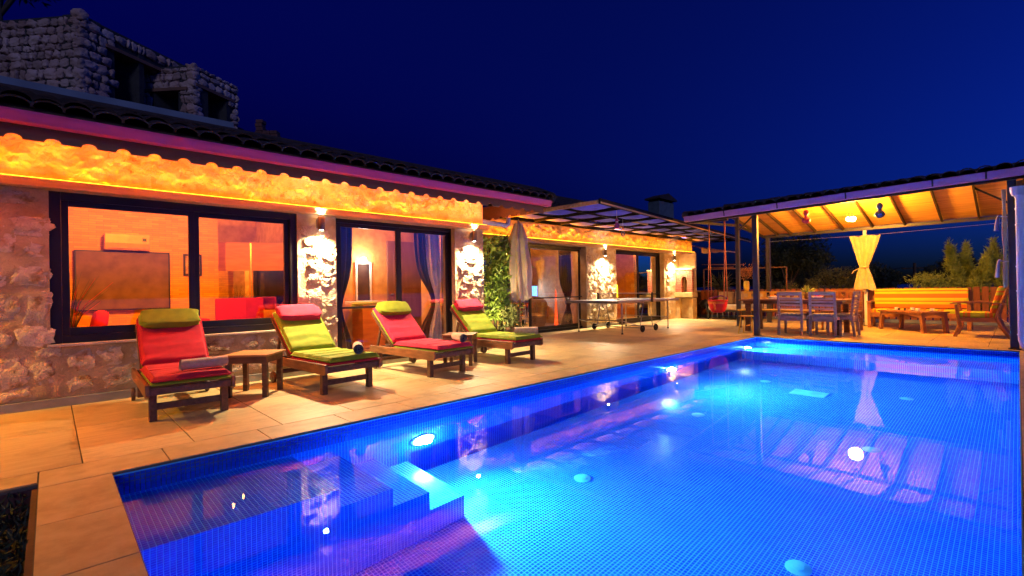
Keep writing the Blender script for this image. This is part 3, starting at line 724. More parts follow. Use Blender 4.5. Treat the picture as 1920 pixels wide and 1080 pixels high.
BOX('push_rail', frame_m, 8.4, 10.25, 8.02, 8.05, .82, .85, house)
BOX('push_rail', frame_m, 13.2, 14.3, 8.02, 8.05, .82, .85, house)

# ------------------------------------------------------------------ interiors (walls, floor, ceiling are parts of the house)
BOX('interior_floor', tilefl, -7, XE-.3, 6.8, 12.2, -.15, -.004, house)
BOX('interior_floor', tilefl, XE-.3+.001, 16.6, 8.25, 12.2, -.15, -.004, house)
BOX('interior_wall', brickint, -2.2, 2.10, 9.5, 9.62, 0, 2.38, house)
BOX('ceiling_beam', woodint, -2.2, 2.12, 9.47, 9.62, 2.38, 2.52, house)
BOX('interior_wall', plasterint, -2.2, 3.4, 11.9, 12.0, 0, 3.3, house)
BOX('interior_wall', plasterint, -2.3, -2.2, 6.4, 12.2, 0, 3.3, house)
BOX('interior_wall', plasterint, 3.38, 3.48, 7.6, 12.2, 0, 3.3, house)
BOX('interior_wall', plasterint, 3.48, 6.4, 9.0, 9.1, 0, 3.0, house)
BOX('interior_wall', plasterint, 6.3, 6.4, 8.3, 11.4, 0, 3.0, house)
BOX('interior_wall', plasterint, 6.4, 16.5, 11.4, 11.5, 0, 3.0, house)
BOX('interior_wall', plasterint, 16.35, 16.45, 8.1, 11.5, 0, 3.0, house)
BOX('interior_wall', plasterint, 11.2, 11.32, 8.3, 11.4, 0, 3.0, house)
BOX('interior_ceiling', ceilint, -2.3, 3.42, 6.8, 9.62, 2.62, 2.68, house); BOX('interior_ceiling', ceilint, -2.3, 3.42, 9.62, 12.2, 3.25, 3.3, house)
BOX('interior_ceiling', ceilint, 3.42, XE, 6.8, 9.1, 2.72, 2.8, house)
BOX('interior_ceiling', ceilint, XE, 16.5, 8.1, 11.5, 2.72, 2.8, house)
AMB = (1, .40, .10)
AMB = (1, .29, .01)
flight('living_room_light', 'POINT', (.9, 7.15, 2.48), 170, AMB, None, house, shadow_soft_size=.05)
flight('living_room_hidden_light', 'POINT', (1.4, 10.3, 1.9), 40, AMB, None, house, shadow_soft_size=.12)  # added out of sight behind the brick wall, instead of lights at the candle bulbs
flight('hall_light', 'POINT', (3.75, 7.0, 2.60), 80, AMB, None, house, shadow_soft_size=.10)
flight('lounge_light', 'POINT', (9.4, 8.5, 2.60), 40, (1, .45, .16), None, house, shadow_soft_size=.12)
flight('bedroom_light', 'POINT', (13.0, 8.5, 2.60), 90, (1, .30, .02), None, house, shadow_soft_size=.12)

# sconces
def sconce(x, y, z, lab):
    t = thing('wall_sconce', lab, 'wall lamp', (x, y, z), group='up and down lamps on the stone piers')
    MB().b2(-.04, .04, .03, .075, -.06, .06).build('back_plate', steel, t, .004)
    MB().lathe([(.042, -.085), (.045, -.08), (.045, .08), (.042, .085), (.036, .085), (.036, -.085)], (0, 0, 0), 16).build('housing', pm('brushed_sconce_metal', (.25, .2, .15), .35, metallic=.7), t, smooth='auto')
    MB().lathe([(.034, -.075), (.02, -.088), (0, -.09)], (0, 0, 0), 12).build('bulb', sconce_e, t, smooth=True)
    MB().lathe([(.034, .075), (.02, .088), (0, .09)], (0, 0, 0), 12).build('bulb', sconce_e, t, smooth=True)
    return t
SC = (1, .78, .46)
for x, y, z, lab, e in ((2.57, W1-.13, 1.955, 'lit sconce on the stone pier between the big window and the first door', .95), (5.14, W1-.13, 1.955, 'lit sconce on the pier next to the climbing foliage', .8),
                     (10.98, W2-.13, 2.02, 'lit sconce on the wide rough pier behind the table tennis table', 1.25), (14.82, W2-.13, 2.0, 'lit sconce beside the brick barbecue', .9)):
    t = sconce(x, y, z, lab)
    flight('sconce_down', 'SPOT', (x, y-.0, z-.10), 165*e, SC, (0, -.12, -1), t, spot_size=R(150), spot_blend=.8, shadow_soft_size=.03)
    flight('sconce_up', 'SPOT', (x, y-.01, z+.10), 60*e, SC, (0, .12, 1), t, spot_size=R(90), spot_blend=.6, shadow_soft_size=.03)

# unseen wall lamps added past the picture edge for orange light on the deck
for xx in (-1.5, -4.2):
    pl = MB().lathe([(.042, -.085), (.045, -.08), (.045, .08), (.042, .085), (.036, .085), (.036, -.085)], (xx, W1-.13, 1.95), 16).build('added_wall_lamp', steel, house, smooth='auto', world=True)
    flight('added_deck_light', 'SPOT', (xx, W1-.16, 1.85), 95, (1, .50, .01), (0, -.25, -1), pl, spot_size=R(165), spot_blend=.8, shadow_soft_size=.05)
# ---------------------------------------------------------------- things indoors
def tvset(x, y, z, w, h, lab, mat=screenm):
    t = thing('television', lab, 'television', (x, y, z)); MB().box((0, 0, 0), (w, .05, h)).build('casing', blackp, t, .006)
    MB().box((0, -.0265, 0), (w-.04, .003, h-.04)).build('screen', mat, t); return t
tvset(.83, 9.44, 1.29, 1.14, .90, 'large switched off television on the brick wall behind the left pane')
t = thing('air_conditioner', 'cream split air conditioner above the large dark television', 'air conditioner', (.86, 9.38, 1.87))
MB().prism([(-.12, .12), (-.12, -.02), (-.08, -.12), (.11, -.12), (.11, .12)], 'x', -.27, .27).build('casing', acw, t, .01)
MB().box((0, -.105, -.09), (.46, .02, .012)).build('louvre', pm('louvre_shadow_grey', (.3, .25, .2), .5), t); MB().box((.2, -.122, .04), (.05, .004, .05)).build('display', blackp, t)
t = thing('sideboard', 'low orange wood sideboard under the large television', 'sideboard', (.7, 9.2, 0))
MB().box((0, 0, .28), (2.4, .45, .56)).build('carcass', woodint, t, .006)
for k in range(4): MB().box((-.9+.6*k, -.232, .28), (.56, .014, .48)).build('drawer', woodint, t, .003)
# vase with tall grass
t = thing('floor_vase', 'tall cylindrical vase holding dry grass beside the left window edge', 'vase', (.16, 7.2, 0))
MB().lathe([(.07, 0), (.09, .05), (.085, .72), (.08, .72), (.075, .1), (0, .08)], (0, 0, 0), 16).build('vessel', pm('patterned_grey_glaze', (.35, .28, .24), .3, (.15, .1, .09), 40), t, smooth='auto')
b = MB(); b2_ = MB()
for k in range(46):
    a = random.uniform(0, 6.28); l = random.uniform(.35, .75); s = random.uniform(.05, .38)
    pts = [(0, 0, .6), (math.cos(a)*s*.35, math.sin(a)*s*.35, .6+l*.6), (math.cos(a)*s, math.sin(a)*s, .6+l)]
    (b2_ if k % 3 == 0 else b).tube(pts, [.003, .003, .001], 4)
b.build('grass_stems', leafd, t); b2_.build('dry_stems', reddrape, t)
def cushion(name, c, d, mat, parent, rot=None, seed=0, pw=.5):
    b = MB().blob((0, 0, 0), d, 3, seed, .05, pw)
    if rot is not None: b.v = [rot @ v for v in b.v]
    b.v = [v+Vector(c) for v in b.v]; return b.build(name, mat, parent, smooth=True)
t = thing('red_sofa', 'red sofa with an upright red cushion behind the left pane', 'sofa', (.55, 7.9, 0))
MB().box((0, 0, .3), (.75, .8, .42)).build('seat', red_f, t, .06, smooth='auto'); MB().box((-.42, 0, .35), (.16, .8, .6)).build('armrest', red_f, t, .05, smooth='auto')
cushion('throw_cushion', (-.12, 0, .68), (.16, .40, .40), red_f, t, Matrix.Rotation(R(12), 3, 'Y'), 4)
for x_, y_, lab in ((2.05, 8.35, 'red upholstered dining chair low in the right pane'), (2.48, 8.9, 'second red dining chair farther inside the right pane')):
    t = thing('red_dining_chair', lab, 'chair', (x_, y_, 0), group='red chairs in the living room'); MB().box((0, 0, .45), (.42, .42, .08)).build('seat', red_f, t, .02, smooth='auto'); MB().box((0, .2, .74), (.42, .06, .5)).build('backrest', red_f, t, .02, smooth='auto')
    for a in (-.18, .18):
        for c in (-.18, .18): MB().cyl((a, c, 0), (a, c, .42), .018, n=8).build('leg', steel, t)
t = thing('framed_print', 'dark framed print on the brick wall right of the big television', 'picture', (1.72, 9.48, 1.55)); MB().box((0, 0, 0), (.26, .03, .36)).build('frame', blackp, t, .003); MB().box((0, -.017, 0), (.2, .004, .3)).build('sheet', pm('faded_print', (.5, .35, .2), .7, (.2, .1, .06), 9), t)
t = thing('bar_stool', 'small red upholstered stool seen through the window mullion gap', 'stool', (1.52, 8.0, 0))
MB().box((0, 0, .62), (.24, .24, .20)).build('seat', red_f, t, .04, smooth='auto'); MB().cyl((0, 0, 0), (0, 0, .53), .03).build('pedestal', steel, t)
# mirrored wardrobe
t = thing('wardrobe', 'sliding wardrobe with mirrored middle band behind the right pane', 'wardrobe', (2.80, 9.95, 0), R(-28))
MB().box((0, 0, 1.0), (1.3, .5, 2.0)).build('carcass', woodint, t, .005)
for k in (-1, 1):
    p = MB().box((k*.31, -.262, 1.0), (.60, .02, 1.96)).build('sliding_door', woodint, t, .002)
    MB().box((k*.31, -.276, 1.12), (.56, .006, .72)).build('mirror', mirror_m, p)
MB().box((0, -.27, 1.0), (.02, .03, 1.96)).build('door_profile', steel, t)
# chandelier
t = thing('chandelier', 'three armed chandelier with candle bulbs mirrored in the pool corner', 'chandelier', (2.6, 11.0, 2.83))
MB().cyl((0, 0, .02), (0, 0, .42), .012).build('stem', steel, t); MB().lathe([(0, -.06), (.05, -.02), (.03, .05), (0, .08)], (0, 0, 0), 12).build('hub', steel, t, smooth=True)
for k in range(3):
    a = 2.1*k+.4; x, y = .26*math.cos(a), .26*math.sin(a)
    ar = MB().tube([(0, 0, 0), (x*.5, y*.5, -.07), (x, y, -.02), (x, y, .03)], .008, 6).build('arm', steel, t, smooth=True)
    MB().lathe([(.0, .03), (.022, .05), (.02, .09), (.006, .14), (0, .15)], (x, y, 0), 10).build('candle_bulb', candle_e, ar, smooth=True)
for (y_, z_, w_, h_, nm, lab, ct_) in ((8.6, 1.45, .62, .40, 'wall_television', 'small dark television on the side wall seen in the wardrobe mirror', 'television'), (9.2, 1.25, .30, .95, 'wall_mirror', 'narrow white framed mirror with a lamp reflected in the wardrobe door', 'mirror')):
    t = thing(nm, lab, ct_, (-2.17, y_, z_)); MB().box((0, 0, 0), (.05, w_, h_)).build('frame', blackp if nm[5] == 't' else white, t, .005); MB().box((.027, 0, 0), (.004, w_-.06, h_-.06)).build('panel', screenm, t)
t = thing('dresser_lamp', 'white glowing lamp reflected in the wardrobe mirror', 'wall lamp', (-2.1, 9.2, 1.8)); MB().lathe([(.02, .05), (.06, .03), (.07, -.03), (0, -.05)], (0, 0, 0), 14).build('shade', emit('white_dresser_glow', (1, .9, .7), 12), t, smooth=True)
t = thing('red_settee', 'red settee against the side wall reflected in the wardrobe mirror', 'sofa', (-1.8, 8.9, 0)); MB().box((0, 0, .28), (.6, 1.3, .4)).build('seat', red_f, t, .05, smooth='auto'); MB().box((-.25, 0, .6), (.15, 1.3, .5)).build('backrest', red_f, t, .05, smooth='auto')
# hall: mirror with lamp, desk, door, drapes
t = thing('hall_mirror', 'tall white framed mirror with a bright lamp above it behind the first door', 'mirror', (4.50, 8.97, 1.25))
b = MB().b2(-.17, -.13, -.02, .02, -.40, .40).b2(.13, .17, -.02, .02, -.40, .40).b2(-.13, .13, -.02, .02, .36, .40).b2(-.13, .13, -.02, .02, -.40, -.36); b.build('frame', white, t, .003)
MB().b2(-.13, .13, -.004, .01, -.36, .36).build('glass', pm('dark_mirror', (.12, .08, .06), .08, metallic=.6, bump=0), t)
t = thing('picture_lamp', 'small glowing white lamp over the hall mirror', 'wall lamp', (4.47, 8.9, 1.70))
MB().lathe([(.02, .04), (.05, .02), (.06, -.03), (0, -.04)], (0, 0, 0), 14).build('shade', emit('white_lamp_glow', (1, .95, .85), 25), t, smooth=True); MB().b2(-.01, .01, 0, .1, 0, .02).build('bracket', steel, t)
flight('picture_light', 'POINT', (4.47, 8.8, 1.68), 8, (1, .85, .65), None, t, shadow_soft_size=.05)
t = thing('hall_desk', 'orange wood desk with a pale top under the hall mirror', 'desk', (4.2, 8.55, 0))
MB().box((0, 0, .86), (.9, .5, .04)).build('top', white, t, .004); MB().box((.18, 0, .42), (.45, .44, .83)).build('cabinet', woodint, t, .004); MB().box((-.42, 0, .42), (.04, .44, .83)).build('side', woodint, t)
t = thing('panelled_door', 'closed brown panelled door on the hall back wall', 'door', (5.45, 8.96, 0))
MB().box((0, 0, 1.05), (.86, .05, 2.1)).build('leaf', doorint, t, .004)
for z in (.55, 1.5): MB().box((0, -.03, z), (.6, .016, .75)).build('panel', doorint, t, .008)
MB().cyl((-.35, -.03, 1.0), (-.35, -.09, 1.0), .02).build('handle', steel, t)
def drape(name, lab, x0, x1, y, z0, z1, mat, wx=.045, amp=.03, tie=None, cat='curtain', group=None, xc=None, parts=True):
    t = thing(name, lab, cat, ((x0+x1)/2, y, z0), group=group); hw = (x1-x0)/2; H = z1-z0
    def fn(u, v):
        s = 1.0
        if tie: s = 1-.72*math.exp(-((v-tie)/.16)**2)
        sh = (xc or 0)*math.exp(-((v-(tie or .4))/.25)**2)
        x = (u*2-1)*hw*s + sh; return (x, amp*math.sin(u*math.pi*2*(hw*2/wx)/2)*(.4+.6*s), v*H)
    MB().grid(fn, max(12, int(hw*2/wx*6)), 24).build('cloth', mat, t, smooth=True)
    MB().cyl((-hw-.02, .0, H+.005), (hw+.02, 0, H+.005), .01, n=6).build('header', mat, t)
    if tie: MB().lathe([(hw*.30, -.02), (hw*.34, 0), (hw*.30, .02)], ((xc or 0), 0, tie*H), 14).build('tieback', mat, t, smooth=True)
    return t
drape('drape', 'brown drape hanging beside the stone pier inside the first door', 2.95, 3.22, 6.75, .02, 2.05, browndrape, tie=.4, xc=-.07)
drape('drape', 'brown and red tied drape inside the right half of the first door', 4.30, 4.78, 6.8, .02, 2.05, browndrape, tie=.42, xc=.15)
drape('sheer_curtain', 'white sheer curtain tied at its middle behind the first door', 4.48, 4.74, 6.72, .02, 2.05, sheerw, tie=.42, xc=.08)
drape('drape', 'grey brown drape inside the lounge door next to the wide pier', 9.75, 10.25, 8.4, .02, 2.1, browndrape, tie=.3, xc=.12)
drape('sheer_curtain', 'pale sheer curtain inside the far door behind the table tennis table', 13.4, 14.2, 8.4, .02, 2.1, pm('beige_voile', (.45, .36, .26), .9))
# lounge
t = thing('wall_clock', 'round white wall clock seen past the parasol', 'clock', (10.95, 11.3, 1.83)); Mx = Matrix.Rotation(R(90), 3, 'X')
MB().lathe([(.36, 0), (.36, .03), (.31, .04), (.31, .015)], (0, 0, 0), 32, Mx).build('rim', white, t, smooth='auto'); MB().lathe([(.31, .012), (0, .013)], (0, 0, 0), 32, Mx).build('dial', pm('clock_dial', (.55, .4, .55), .6), t)
for k in range(12): a = k*math.pi/6; MB().box((.25*math.sin(a), -.02, .25*math.cos(a)), (.025, .01, .06), Matrix.Rotation(a, 3, 'Y')).build('hour_mark', blackp, t)
MB().box((.0, -.03, .08), (.02, .006, .18)).build('hand', blackp, t); MB().box((.06, -.03, .0), (.14, .006, .018)).build('hand', blackp, t)
tv2 = tvset(11.05-.35, 10.6, .86, 1.25, .62, 'lit television with blue picture behind the lounge door', tv_e)
MB().box((.12, -.030, 0), (.16, .003, .5)).build('picture', tv_e2, tv2)
flight('television_light', 'AREA', (10.7, 10.5, .86), 6, (.2, .4, 1), (0, -1, 0), tv2, size=1.0)
t = thing('media_bench', 'long low orange wood bench under the lit television', 'bench', (9.9, 10.3, 0)); MB().box((0, 0, .36), (2.6, .45, .32)).build('cabinet', woodint, t, .01); MB().box((0, 0, .1), (2.3, .35, .2)).build('plinth', blackp, t)
for x, lab in ((9.6, 'round backed tan wicker armchair just inside the lounge door'), (8.9, 'second tan armchair half hidden by the parasol pole')):
    t = thing('wicker_armchair', lab, 'armchair', (x, 9.3 if x > 9.3 else 9.6, 0))
    MB().grid(lambda u, v: ((.42+.05*v)*math.cos(math.pi*(u*1.3-.4)), (.40+.05*v)*math.sin(math.pi*(u*1.3-.4)), .12+v*(.35+.4*math.sin(math.pi*min(1, max(0, u))))), 24, 6).build('shell', wicker, t, smooth=True)
    MB().lathe([(.36, .0), (.38, .1), (.38, .34), (.33, .38), (0, .39)], (0, 0, 0), 20).build('seat', wicker, t, smooth='auto')
t = thing('red_floor_lamp', 'slender glowing red floor lamp against the lounge drape', 'floor lamp', (10.3, 9.0, 0)); MB().lathe([(.07, 0), (.05, .05), (.03, .5), (.015, 1.0), (0, 1.05)], (0, 0, 0), 14).build('body', emit('red_lamp_glow', (1, .06, .01), .9), t, smooth=True); MB().lathe([(.15, 0), (.15, .02), (0, .02)], (0, 0, 0), 14).build('foot', blackp, t)
t = thing('bedroom_lamp', 'table lamp with glowing yellow drum shade inside the far door', 'table lamp', (13.9, 9.6, .0))
MB().box((0, 0, .3), (.4, .4, .6)).build('stand', woodint, t); MB().lathe([(.2, .72), (.19, 1.16)], (0, 0, 0), 20).build('shade', shade_e, t, smooth=True); MB().cyl((0, 0, .6), (0, 0, .8), .03).build('base', white, t)
t = thing('framed_picture', 'grey framed picture above the yellow bedroom lamp', 'picture', (16.0*.86+.7, 11.36, 1.6)); MB().box((0, 0, 0), (.6, .04, .9)).build('frame', woodint, t); MB().box((0, -.022, 0), (.5, .006, .8)).build('canvas', pm('grey_print', (.3, .25, .2), .7), t)

# ---------------------------------------------------------------- climbing foliage in the recess
t = thing('climbing_plant', 'tall bright green leafy shrub between the second pier and the closed parasol', 'plant', (6.75, 7.45, 0))
b = MB()
for k in range(7):
    a = random.uniform(-.25, .25); b.tube([(a*.5, random.uniform(-.06, .06), 0), (a, random.uniform(-.1, .1), .9), (a*1.6+random.uniform(-.1, .1), random.uniform(-.1, .1), 2.0)], [.022, .014, .005], 6)
b.build('stem', bark, t, smooth=True)
def samp():
    z = random.uniform(.45, 2.12); w = .48 if z > .9 else .28
    return (random.gauss(0, 1)*w*.5 + .04*math.sin(z*9), random.gauss(0, .10), z)
V, F = leafcards(3000, samp, .15, .045, upb=-.1); link('leaves', npmesh('leaves', V, F, leafl), t)
t = thing('potted_plant', 'low dull plant in a pot at the foot of the bright climbing shrub', 'potted plant', (6.7, 7.05, 0))
MB().lathe([(.11, 0), (.15, .28), (.16, .3), (.13, .3), (.12, .25), (0, .24)], (0, 0, 0), 16).build('pot', pm('brown_glazed_pot', (.22, .10, .06), .4), t, smooth='auto')
V, F = leafcards(260, lambda: (random.gauss(0, .1), random.gauss(0, .1), random.uniform(.28, .7)), .16, .04); link('leaves', npmesh('leaves', V, F, leafm), t)

t = thing('added_spotlight', 'small black added spotlight on the paving shining up into the climbing shrub', 'spotlight', (6.15, 6.72, 0))  # no lamp seen here; added to light the climbing shrub
MB().cyl((0, 0, 0), (0, 0, .06), .01).build('stem', blackp, t); MB().lathe([(.02, -.05), (.035, -.03), (.04, .05), (.034, .05), (.03, 0), (0, 0)], (0, 0, .10), 14, Matrix.Rotation(R(-30), 3, 'X')).build('housing', blackp, t, smooth='auto')
flight('spotlight_beam', 'SPOT', (6.16, 6.76, .16), 40, (1, .78, .4), (.55, .75, 1.0), t, spot_size=R(85), spot_blend=.7, shadow_soft_size=.03)
# ---------------------------------------------------------------- barbecue with brick arch
ov = thing('brick_barbecue', 'built-in barbecue with red brick arch over a stone shelf at the house corner', 'barbecue', (15.08, 7.89, 0), R(-90)); ov.scale = (.58, 1, 1)
MB().b2(0, .24, 0, .31, 0, .68).b2(.76, 1.0, 0, .31, 0, .68).b2(.24, .76, .12, .31, 0, .68).build('base', plaster, ov, .01)
MB().b2(-.04, 1.05, -.06, .31, .70, .86).build('shelf', coping, ov, .012)
MB().b2(.02, .98, .29, .315, .87, 1.62).b2(.0, 1.0, .22, .31, 1.60, 2.14).build('back_wall', plaster, ov)
BW, BH = .115, .052
def brick(x, z, w, h, rot=0):
    o = link('brick', BRK, ov, (x, .08, z)); o.scale = (w, 1, h); o.rotation_euler = (0, rot, 0)
BRK = MB().box((0, 0, 0), (1, .16, 1)).mesh('brick', redbrick, bevel=.02, seg=1)
cx, rad, zs0 = .52, .17, 1.22
MB().b2(.0, cx-rad-.08, .02, .30, .865, 1.60).b2(cx+rad+.08, 1.0, .02, .30, .865, 1.60).b2(cx-rad-.08, cx+rad+.08, .02, .30, zs0+rad+.08, 1.60).build('mortar_bed', coping, ov)
for r in range(13):
    z = .875 + BH*.5 + r*(BH+.006)
    if z > 1.60: break
    x = -.005 - (BW*.5 if r % 2 else 0)
    while x < 1.0:
        a, b_ = max(x, 0), min(x+BW, 1.0); x += BW+.008
        half = rad+.075 if z < zs0+.02 else math.sqrt(max(0, (rad+.085)**2-(z-zs0)**2))
        if b_-a < .02: continue
        if b_ > cx-half and a < cx+half:
            if a < cx-half-.02: brick((a+cx-half)/2, z, cx-half-a, BH)
            if b_ > cx+half+.02: brick((b_+cx+half)/2, z, b_-cx-half, BH)
        else: brick((a+b_)/2, z, b_-a, BH)
for k in range(11):
    an = math.pi*k/10; brick(cx-math.cos(an)*(rad+.038), zs0+math.sin(an)*(rad+.038), .075, .05, an)
for k in range(6):
    for s in (-1, 1): brick(cx+s*(rad+.038), .90+k*.058, .075, BH)
MB().b2(-.02, 1.02, -.02, .30, 1.605, 1.65).build('cornice', coping, ov, .006)
matteblack = pm('matte_black_steel', (.012, .011, .012), .8, bump=0, spec=.15)
# ================================================================== PERGOLA along the rear block
pg = thing('pergola', 'black framed pergola with sagging strips of shade cloth along the rear house wall', 'pergola', (7.0, 5.3, 2.6))
shade = pm('shade_cloth_with_pool_blue', (.09, .12, .75), .8, bump=.05)  # blue of the pool light is put into the cloth colour
def fy(x): return 5.35 + (x-7.4)*.105
z0 = 2.62
bl = MB().bar((7.4, fy(7.4), z0+.05), (17.6, fy(17.6), z0-.02), .05, .10); bl.build('front_beam', matteblack, pg, .004, world=True)
MB().bar((7.4, fy(7.4)-.028, z0+.02), (17.6, fy(17.6)-.028, z0-.05), .006, .03).build('beam_edge', pine, pg, world=True)
MB().bar((6.2, 7.78, z0+.03), (16.6, 7.78, z0+.03), .05, .09).build('wall_beam', matteblack, pg, world=True)
xs_ = [7.4 + k*.92 for k in range(12)]
for k, x in enumerate(xs_):
    y0, y1 = fy(x)+.03, 7.75
    MB().bar((x, y0, z0+.04), (x-.15, y1, z0+.04), .045, .07).build('crossbar', matteblack if k else pine, pg, .003, world=True)
rows = [(0, .36), (.36, .70), (.70, 1.0)]
for k in range(len(xs_)-1):
    for r, (a, b_) in enumerate(rows):
        xa, xb = xs_[k]+.03, xs_[k+1]-.03
        ph = random.uniform(.05, .10)
        def fn(u, v, xa=xa, xb=xb, a=a, b_=b_, ph=ph):
            x = xa+(xb-xa)*u; y0, y1 = fy(x)+.04, 7.7; t_ = a+(b_-a)*(.03+.94*v)
            return (x-.15*t_, y0+(y1-y0)*t_, z0+.085-ph*math.sin(math.pi*u)**1.0*(.55+.45*math.sin(math.pi*v)) - .012*math.sin(math.pi*v))
        MB().grid(fn, 10, 6).build('shade_cloth', shade, pg, smooth=True, world=True)
for t_ in (.36, .70):
    for k in range(len(xs_)-1):
        x = xs_[k]; y = fy(x)+.03+(7.75-fy(x))*t_
        MB().bar((x, y, z0+.03), (x+.9, fy(x+.9)+.03+(7.75-fy(x+.9))*t_, z0+.03), .03, .04).build('batten', pine if (k*3+int(t_*10)) % 4 == 0 else matteblack, pg, world=True)
for (x, y) in ((7.42, fy(7.4)), (17.5, fy(17.5))):
    pass
for (x, y, m_, lab, sc) in ((8.35, 5.62, purple, 'plum red gourd lantern hanging under the pergola front edge', 1.0), (9.6, 6.3, blueplast, 'blue glass ring ornament hanging under the pergola cloth', .8)):
    t = thing('hanging_gourd' if sc == 1 else 'hanging_ornament', lab, 'lantern' if sc == 1 else 'ornament', (x, y, 2.36))
    MB().cyl((0, 0, .1), (0, 0, .27), .003, n=5).build('cord', rope_w, t)
    if sc == 1:
        MB().lathe([(.0, -.12), (.05, -.09), (.06, -.05), (.03, .0), (.022, .03), (.035, .06), (.02, .1), (0, .11)], (0, 0, 0), 14).build('body', m_, t, smooth=True)
        MB().lathe([(.022, .02), (.03, .03), (.022, .04)], (0, 0, 0), 12).build('band', white, t)
    else:
        pts = [(.06*math.cos(a*.5236), 0, .06*math.sin(a*.5236)-.06) for a in range(13)]; MB().tube(pts, .012, 8).build('ring', m_, t, smooth=True)
        MB().lathe([(0, .02), (.025, .05), (.02, .1), (0, .11)], (0, 0, 0), 10).build('bead', orangeplast, t, smooth=True)
MB().tube([(16.3, 7.6, 2.45), (17.6, 7.9, 2.42)], .02, 6)
# scalloped canopy piece past the house corner
aw = thing('awning_valance', 'small orange scalloped awning end beyond the barbecue corner', 'awning', (16.4, 7.6, 2.35))
b = MB(); n = 24
for k in range(n):
    x0_, x1_ = 1.3*k/n, 1.3*(k+1)/n; f = lambda x: -.13-.035*abs(math.sin(x*9)); g_ = lambda x: .02 - .10*x
    b.add([(x0_, -x0_*.5, g_(x0_)), (x1_, -x1_*.5, g_(x1_)), (x1_, -x1_*.5, f(x1_)*(1-.5*x1_/1.3)), (x0_, -x0_*.5, f(x0_)*(1-.5*x0_/1.3))], [(0, 1, 2, 3)])
b.add([(0, 0, .02), (1.3, -.65, -.11), (1.3, .2, .1), (0, .5, .2)], [(0, 1, 2, 3)])
b.build('cloth', soffit_m, aw); MB().bar((0, 0, .03), (1.3, -.65, -.10), .03).build('rail', pine, aw)

# ================================================================== POOL PAVILION
lilac_lit_gutter = pm('gutter_with_lilac_light', (.46, .20, .42), .42, (.42, .18, .38), 4, bump=.02)  # purple cast of pool and lamp light is put into this gutter's colour
pv = thing('pavilion', 'open pavilion with tiled roof, reed ceiling and gutter tinted with mauve light over the dining furniture', 'pavilion', (10.65, 0, 0))
FX, MX, BX = 10.66, 12.65, 14.72
def zf(y): return 2.60-.02*y     # underside of the front beam
def zr(y): return 2.93-.006*y
ZB = 2.38
def post(x, y, z, w=.10, mat=bluepost, z0=0.0):
    p = MB().b2(x-w/2, x+w/2, y-w/2, y+w/2, z0+.012, z).build('post', mat, pv, .006, world=True)
    MB().b2(x-w*.5-.02, x+w*.5+.02, y-w*.5-.02, y+w*.5+.02, z0, z0+.012).build('base_plate', blackmetal, p, .002, world=True); return p
post(10.72, 3.80, zf(3.8)); post(10.74, .05, zf(0)); post(12.95, 5.03, 2.86, .09); post(14.72, 4.88, ZB, .1); post(14.74, 2.63, ZB, .07, pipew); post(14.72, -.05, ZB); post(12.95, -.05, 2.9)
YL, YR = 5.22, -.35
def beam(p, q, w, h, name='beam', mat=blackmetal): return MB().bar(p, q, w, h).build(name, mat, pv, .004, world=True)
beam((FX, YL, zf(YL)+.05), (FX, YR, zf(YR)+.05), .07, .10, 'front_beam')
beam((BX, YL-.25, ZB+.04), (BX, YR, ZB+.04), .07, .08, 'rear_beam', bluepost)
beam((MX, YL, zr(YL)+.0), (MX, YR, zr(YR)), .06, .05, 'ridge_beam')
slf = lambda y: (zr(y)-zf(y)-.12)
def roofz(x, y):  # underside of reeds
    if x <= MX: return zf(y)+.12 + (x-FX)/(MX-FX)*(zr(y)+.05-zf(y)-.12)
    return zr(y)+.05 + (x-MX)/(BX-MX)*(ZB+.10-zr(y)-.05)
for y in (5.15, 4.62, 4.28, 3.69, 3.07, 2.46, 1.84, 1.18, .57, -.10):
    for (xa, xb) in ((FX-.1, MX-.02), (MX+.02, BX+.05)):
        yy = min(y, 4.9) if xb > MX and y > 5 else y
        MB().bar((xa, y, roofz(max(xa, FX), y)-.045), (xb, y-.12 if xb > MX and y > 5 else y, roofz(min(xb, BX), y)-.045),   .036, .07).build('rafter', pm('dark_stained_rafter', (.045, .025, .012), .6) if 'dark_stained_rafter' not in MATS else MATS['dark_stained_rafter'], pv, .003, world=True)
for (xa, xb) in ((FX-.12, MX), (MX, BX+.10)):
    vs = [(xa, YL, roofz(max(xa, FX), YL)), (xa, YR, roofz(max(xa, FX), YR)), (xb, YR, roofz(min(xb, BX), YR)), (xb, YL, roofz(min(xb, BX), YL))]
    top = [(v[0], v[1], v[2]+.03) for v in vs]
    MB().add(vs+top, [(0, 1, 2, 3), (7, 6, 5, 4), (0, 4, 5, 1), (1, 5, 6, 2), (2, 6, 7, 3), (3, 7, 4, 0)]).build('reed_ceiling', bamboo, pv, world=True)
beam((12.95, 5.03, 2.46), (12.95, 4.62, 2.84), .035, .035, 'brace'); beam((12.95, .05, 2.47), (12.95, .56, 2.86), .035, .035, 'brace')
beam((FX, 5.12, zf(5)+.02), (12.95, 5.05, 2.62), .04, .06, 'side_rail'); beam((12.95, 5.05, 2.62), (BX, 4.95, ZB+.03), .04, .06, 'side_rail')
gz = lambda y: zf(y)+.155
gutter(FX-.17, 0, 0, 0, parent=pv) if False else None
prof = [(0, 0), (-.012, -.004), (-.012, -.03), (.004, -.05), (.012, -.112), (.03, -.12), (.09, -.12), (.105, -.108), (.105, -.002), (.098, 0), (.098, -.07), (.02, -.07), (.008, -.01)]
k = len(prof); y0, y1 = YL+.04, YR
vs = [(FX-.165+p[0], y0, gz(y0)+p[1]) for p in prof]+[(FX-.165+p[0], y1, gz(y1)+p[1]) for p in prof]
